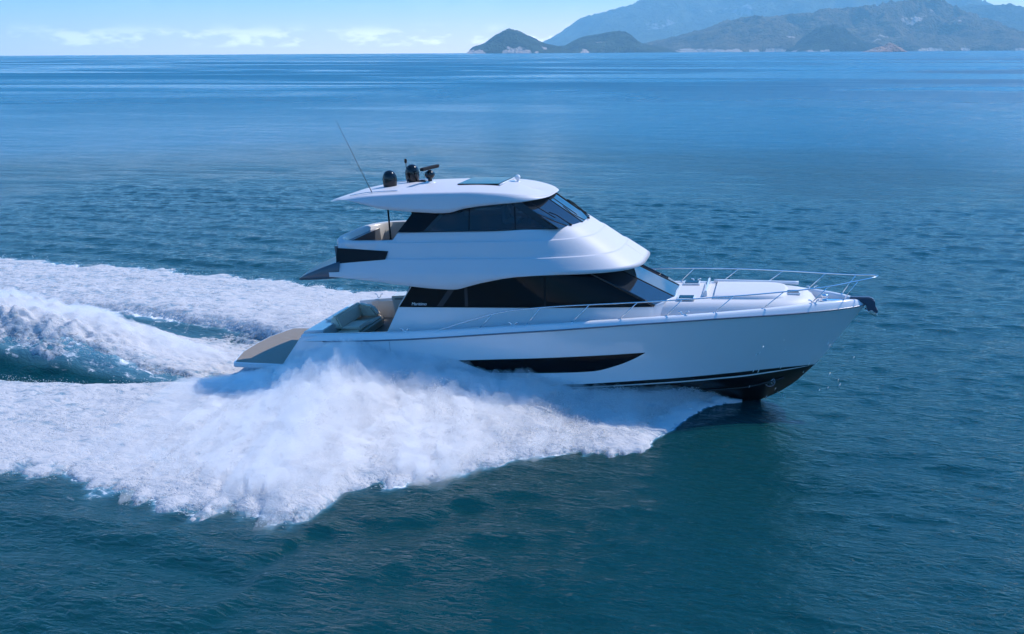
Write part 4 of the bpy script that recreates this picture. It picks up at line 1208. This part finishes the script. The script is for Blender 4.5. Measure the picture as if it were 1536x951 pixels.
def roost_fn(X, Y, base):
    cx, sh = rooster(X, Y)
    lumps = billow(X / 1.8, Y, 0.7, 85) * 0.6 + billow(X / 1.6, Y, 0.3, 86) * 0.4
    face = it(Y, (-2.7, -.15), (-2.0, .32), (-1.3, .58), (-.5, .82), (0.2, 1.0), (1.4, .95), (2.2, .68), (3.2, .36), (4, 0))
    st = fbm(X / 1.3, Y / 0.4, 5, 87, .6)
    thick = face * sstep(1.2, -1.5, X) + 0.9 * (st - 0.5)
    edge = sstep(0.34, 0.66, thick)
    Z = base - 0.07 * (1 - edge) + 0.22 * (lumps - 0.45) * edge + 0.03
    return Z, thick * 0.5, (thick > 0.26)
foam_c = foam_sheet('rooster_tail', -42, 1.6, -3.2, 4.2, 0.075, roost_fn, 'white crest of churned water rising in the wake straight behind the yacht')

# drops: every drop a small faceted bead stretched along its flight
TET = np.array([[1, 1, 1], [1, -1, -1], [-1, 1, -1], [-1, -1, 1]], float) / math.sqrt(3)
TF = np.array([[0, 1, 2], [0, 3, 1], [0, 2, 3], [1, 3, 2]])
def drops(name, P, r, stretch, label, seed):
    g = np.random.default_rng(seed); n = len(P)
    q = g.normal(size=(n, 4)); q /= np.linalg.norm(q, axis=1)[:, None]
    w, x, y, z = q.T
    Rm = np.stack([1 - 2 * (y * y + z * z), 2 * (x * y - z * w), 2 * (x * z + y * w), 2 * (x * y + z * w), 1 - 2 * (x * x + z * z), 2 * (y * z - x * w), 2 * (x * z - y * w), 2 * (y * z + x * w), 1 - 2 * (x * x + y * y)], -1).reshape(n, 3, 3)
    V = np.einsum('nij,kj->nki', Rm, TET) * r[:, None, None] * 1.35
    # stretch along the flight direction
    d = stretch / np.maximum(np.linalg.norm(stretch, axis=1, keepdims=True), 1e-6); e = np.linalg.norm(stretch, axis=1)
    V = V + d[:, None, :] * (np.einsum('nki,ni->nk', V, d) * e[:, None])[:, :, None]
    V = V + P[:, None, :]
    Fa = (TF[None] + (np.arange(n) * 4)[:, None, None]).reshape(-1, 3)
    me = raw_mesh(name, V.reshape(-1, 3), Fa)
    o = link_obj(name, me, M_DROP); tag(o, label, 'spray', kind='stuff')
    return o

def spray_cloud(n, x0, x1, side, seed, lift=1.0):
    g = np.random.default_rng(seed)
    x = x0 + (x1 - x0) * g.random(n)
    s = g.beta(1.0, 1.7, n) * 1.12 - 0.05
    yi, yo = y_in(x), y_out(x)
    ay = yi + s * (yo - yi)
    # plumes: the sheet breaks into lobes that lean aft
    f = g.beta(3.0, 1.1, n)
    xx = x - 0.55 * f
    lob = fbm(xx / 0.6, ay / 0.6 + side * 3, 4, seed + 5, .6)
    fil = fbm(xx / 0.22, ay / 0.22, 3, seed + 6)
    y = side * ay
    sB, hb, ins = band(x, y)
    top = top_T(x) * g_prof(s) * (0.55 + 0.95 * lob)
    z = f * top * lift + 0.05
    keep = (g.random(n) < np.clip(0.30 + 1.7 * (fil - 0.38) + 1.2 * (lob - 0.45), 0.06, 1)) & (ins > 0.2)
    # fewer drops high up
    keep &= g.random(n) < np.clip(1.3 - 0.9 * f ** 2, .12, 1)
    P = np.stack([x - 0.25 * f + g.normal(0, .05, n), y + side * 0.1 * f * g.normal(0, 1, n), z + g.normal(0, .02, n)], -1)[keep]
    return P, f[keep], g
def mk_spray(name, n, x0, x1, side, seed, label, lift=1.0, rmin=.004, rmax=.012):
    P, f, g = spray_cloud(n, x0, x1, side, seed, lift)
    m = len(P)
    r = rmin + (rmax - rmin) * g.beta(1.3, 3.2, m)
    v = np.stack([np.full(m, -2.6) + g.normal(0, .5, m), side * (-0.5 + g.normal(0, .4, m)), 1.2 * (1 - 1.6 * f) + g.normal(0, .5, m)], -1) * 0.9
    return drops(name, P, r, v, label, seed)
mk_spray('spray', NSPR, 2.0, 16.5, -1, 101, 'white spray thrown up along the near side of the white hull')
mk_spray('spray', NSPR // 5, 3.0, 16.3, 1, 102, 'white spray thrown up along the far side of the yacht')

def mist(name, n, x0, x1, ylo, yhi, hfun, seed, label, spread, rmin=.004, rmax=.012, thr=0.45):
    g = np.random.default_rng(seed)
    x = x0 + (x1 - x0) * g.random(n); y = ylo(x) + (yhi(x) - ylo(x)) * g.random(n)
    den = fbm(x / 1.1, y / .7, 4, seed)
    keep = g.random(n) < np.clip((den - thr) * 4 + .25, 0, 1)
    x, y = x[keep], y[keep]; m = len(x)
    z = hfun(x, y) + spread(x, y) * np.abs(g.normal(0, 1, m)) * (0.3 + 1.2 * fbm(x / .6, y / .6, 3, seed + 1))
    r = rmin + (rmax - rmin) * g.beta(1.3, 3.0, m)
    v = np.stack([np.full(m, -2.2), g.normal(0, .5, m), g.normal(0, .6, m)], -1) * 0.8
    return drops(name, np.stack([x, y, z], -1), r, v, label, seed)
def h_band(x, y):
    s, hb, ins = band(x, y); return np.maximum(wake_height(x, y)[0], hb * ins * .74)
mist('spray', NSPR // 3, -34, 2.6, lambda x: -y_out(x), lambda x: -y_in(x), h_band, 111, 'fine spray hanging over the near foam band behind the yacht', lambda x, y: 0.13 + 0 * x)
mist('spray', NSPR // 5, -36, 4.0, lambda x: y_in(x), lambda x: y_out(x), h_band, 112, 'fine spray hanging over the far foam band', lambda x, y: 0.14 + 0 * x)
mist('spray', NSPR // 4, -30, -0.6, lambda x: -1.7 + 0 * x, lambda x: 2.2 + 0 * x, lambda x, y: wake_height(x, y)[0], 113, 'spray blowing off the crest of the wake straight behind the yacht', lambda x, y: 0.16 * np.clip((-x) / 6, .3, 1.3) * np.exp(-((y - .4) / 1.1) ** 2) + .03)

# mist: closed bodies of fine spray, thin outside and thick inside
def mist_body(name, x0, x1, side, k, dens, seed, label, step=0.07, y_pad=0.0):
    xa = np.linspace(x0, x1, int((x1 - x0) / step)); sa = np.linspace(-0.12, 1.04, 100)
    X, S = np.meshgrid(xa, sa, indexing='ij')
    yi, yo = y_in(X), y_out(X)
    jut = ((fbm(X / 1.3, S * 1.5, 3, seed) - .5) * 0.22 + (fbm(X / .32, S * 7, 3, seed + 9) - .5) * 0.13) * np.clip((16.5 - X) / 3, .1, 1)
    AY = yi + np.clip(S, -.12, 1.2) * (yo - yi) * (1 - 0.10 * (1 - k)) + jut * (yo - yi) * np.clip(S, 0, 1)
    lob = 0.40 * billow(X / 1.0, AY, 1.1, seed + 1) + 0.35 * billow(X, AY, 0.42, seed + 2) + 0.35 * billow(X, AY, 0.17, seed + 3)
    top = top_T(X) * g_prof(S) * k * (0.55 + 0.85 * lob)
    e = np.minimum(1, np.minimum(np.arange(len(xa)), np.arange(len(xa))[::-1]) / 5)[:, None] * np.minimum(1, np.minimum(np.arange(100), np.arange(100)[::-1]) / 3)[None, :]
    Zt = np.maximum(top * e, 0.0) * sstep(1.03, 0.84, S) - 0.22 * (1 - np.minimum(1, 3 * e * sstep(1.03, 0.92, S)))
    lean = -0.35 * Zt
    Pt = np.stack([X + lean, side * AY, Zt], -1); Pb = np.stack([X, side * AY, np.full_like(X, -0.5)], -1)
    a = grid_mesh('a', Pt, True); b_ = grid_mesh('b', Pb, True, flip=True)
    bm = bmesh.new(); bm.from_mesh(a); bm.from_mesh(b_); bpy.data.meshes.remove(a); bpy.data.meshes.remove(b_)
    be = [e_ for e_ in bm.edges if e_.is_boundary]
    bmesh.ops.bridge_loops(bm, edges=be)
    bmesh.ops.recalc_face_normals(bm, faces=bm.faces)
    me = bpy.data.meshes.new(name); bm.to_mesh(me); bm.free()
    m = bpy.data.materials.new('spray_mist'); m.use_nodes = True; n_, l_ = m.node_tree.nodes, m.node_tree.links; n_.clear()
    o_ = n_.new('ShaderNodeOutputMaterial'); v_ = n_.new('ShaderNodeVolumePrincipled')
    v_.inputs['Color'].default_value = (0.992, 0.992, 0.994, 1); v_.inputs['Density'].default_value = dens; v_.inputs['Anisotropy'].default_value = 0.25
    l_.new(v_.outputs[0], o_.inputs['Volume'])
    o = link_obj(name, me, m); tag(o, label, 'spray', kind='stuff')
    return o
mist_body('spray_mist', -1.0, 16.6, -1, 1.0, 1.4, 201, 'thin outer mist of the spray along the near side of the hull')
mist_body('spray_mist', 0.8, 16.3, -1, 0.78, 8.0, 207, 'dense milky body of the spray along the near side of the hull')

def crest_mist(name, dens, k, seed, label):
    xa = np.linspace(-34, -0.5, 330); ya = np.linspace(-2.0, 3.0, 60)
    X, Y = np.meshgrid(xa, ya, indexing='ij')
    H = wake_height(X, Y)[0]
    lob = 0.4 * billow(X / 1.2, Y, 1.0, seed) + 0.35 * billow(X, Y, .4, seed + 1) + .35 * billow(X, Y, .17, seed + 2)
    c = np.exp(-(np.abs(Y - 0.55) / 1.15) ** 2.2) * it(X, (-0.5, .15), (-3, .30), (-7, .42), (-14, .5), (-34, .3))
    e = np.minimum(1, np.minimum(np.arange(330), np.arange(330)[::-1]) / 8)[:, None]
    Zt = H - 0.10 + k * c * e * (0.05 + 1.6 * lob) + .02; Zb = np.minimum(H - 0.25, Zt - .02)
    a = grid_mesh('a', np.stack([X, Y, Zt], -1)); b_ = grid_mesh('b', np.stack([X, Y, Zb], -1), flip=True)
    bm = bmesh.new(); bm.from_mesh(a); bm.from_mesh(b_); bpy.data.meshes.remove(a); bpy.data.meshes.remove(b_)
    bmesh.ops.bridge_loops(bm, edges=[e_ for e_ in bm.edges if e_.is_boundary])
    bmesh.ops.recalc_face_normals(bm, faces=bm.faces)
    me = bpy.data.meshes.new(name); bm.to_mesh(me); bm.free()
    m = bpy.data.materials.new('spray_mist'); m.use_nodes = True; n_, l_ = m.node_tree.nodes, m.node_tree.links; n_.clear()
    o_ = n_.new('ShaderNodeOutputMaterial'); v_ = n_.new('ShaderNodeVolumePrincipled')
    v_.inputs['Color'].default_value = (0.995, 0.995, 0.997, 1); v_.inputs['Density'].default_value = dens; v_.inputs['Anisotropy'].default_value = 0.25
    l_.new(v_.outputs[0], o_.inputs['Volume'])
    tag(link_obj(name, me, m), label, 'spray', kind='stuff')
crest_mist('spray_mist', 2.0, 0.8, 301, 'spray mist along the crest of the wake straight behind the yacht')

# single drops flung up past the flare of the bow
g = np.random.default_rng(77)
Pb = np.stack([g.uniform(16.6, 19.9, 26), np.zeros(26), g.uniform(.6, 2.6, 26)], -1)
Pb[:, 1] = -(hull_y(np.clip(Pb[:, 0], 3, 19.6), np.clip(Pb[:, 2] - 1.6, -.2, 1.4)) + g.uniform(.15, .8, 26))
drops('spray', Pb, g.uniform(.008, .018, 26), np.stack([-1.0 + 0 * Pb[:, 0], 0 * Pb[:, 0], -2.6 + g.normal(0, .5, 26)], -1), 'loose drops flung up past the flare of the bow', 78)
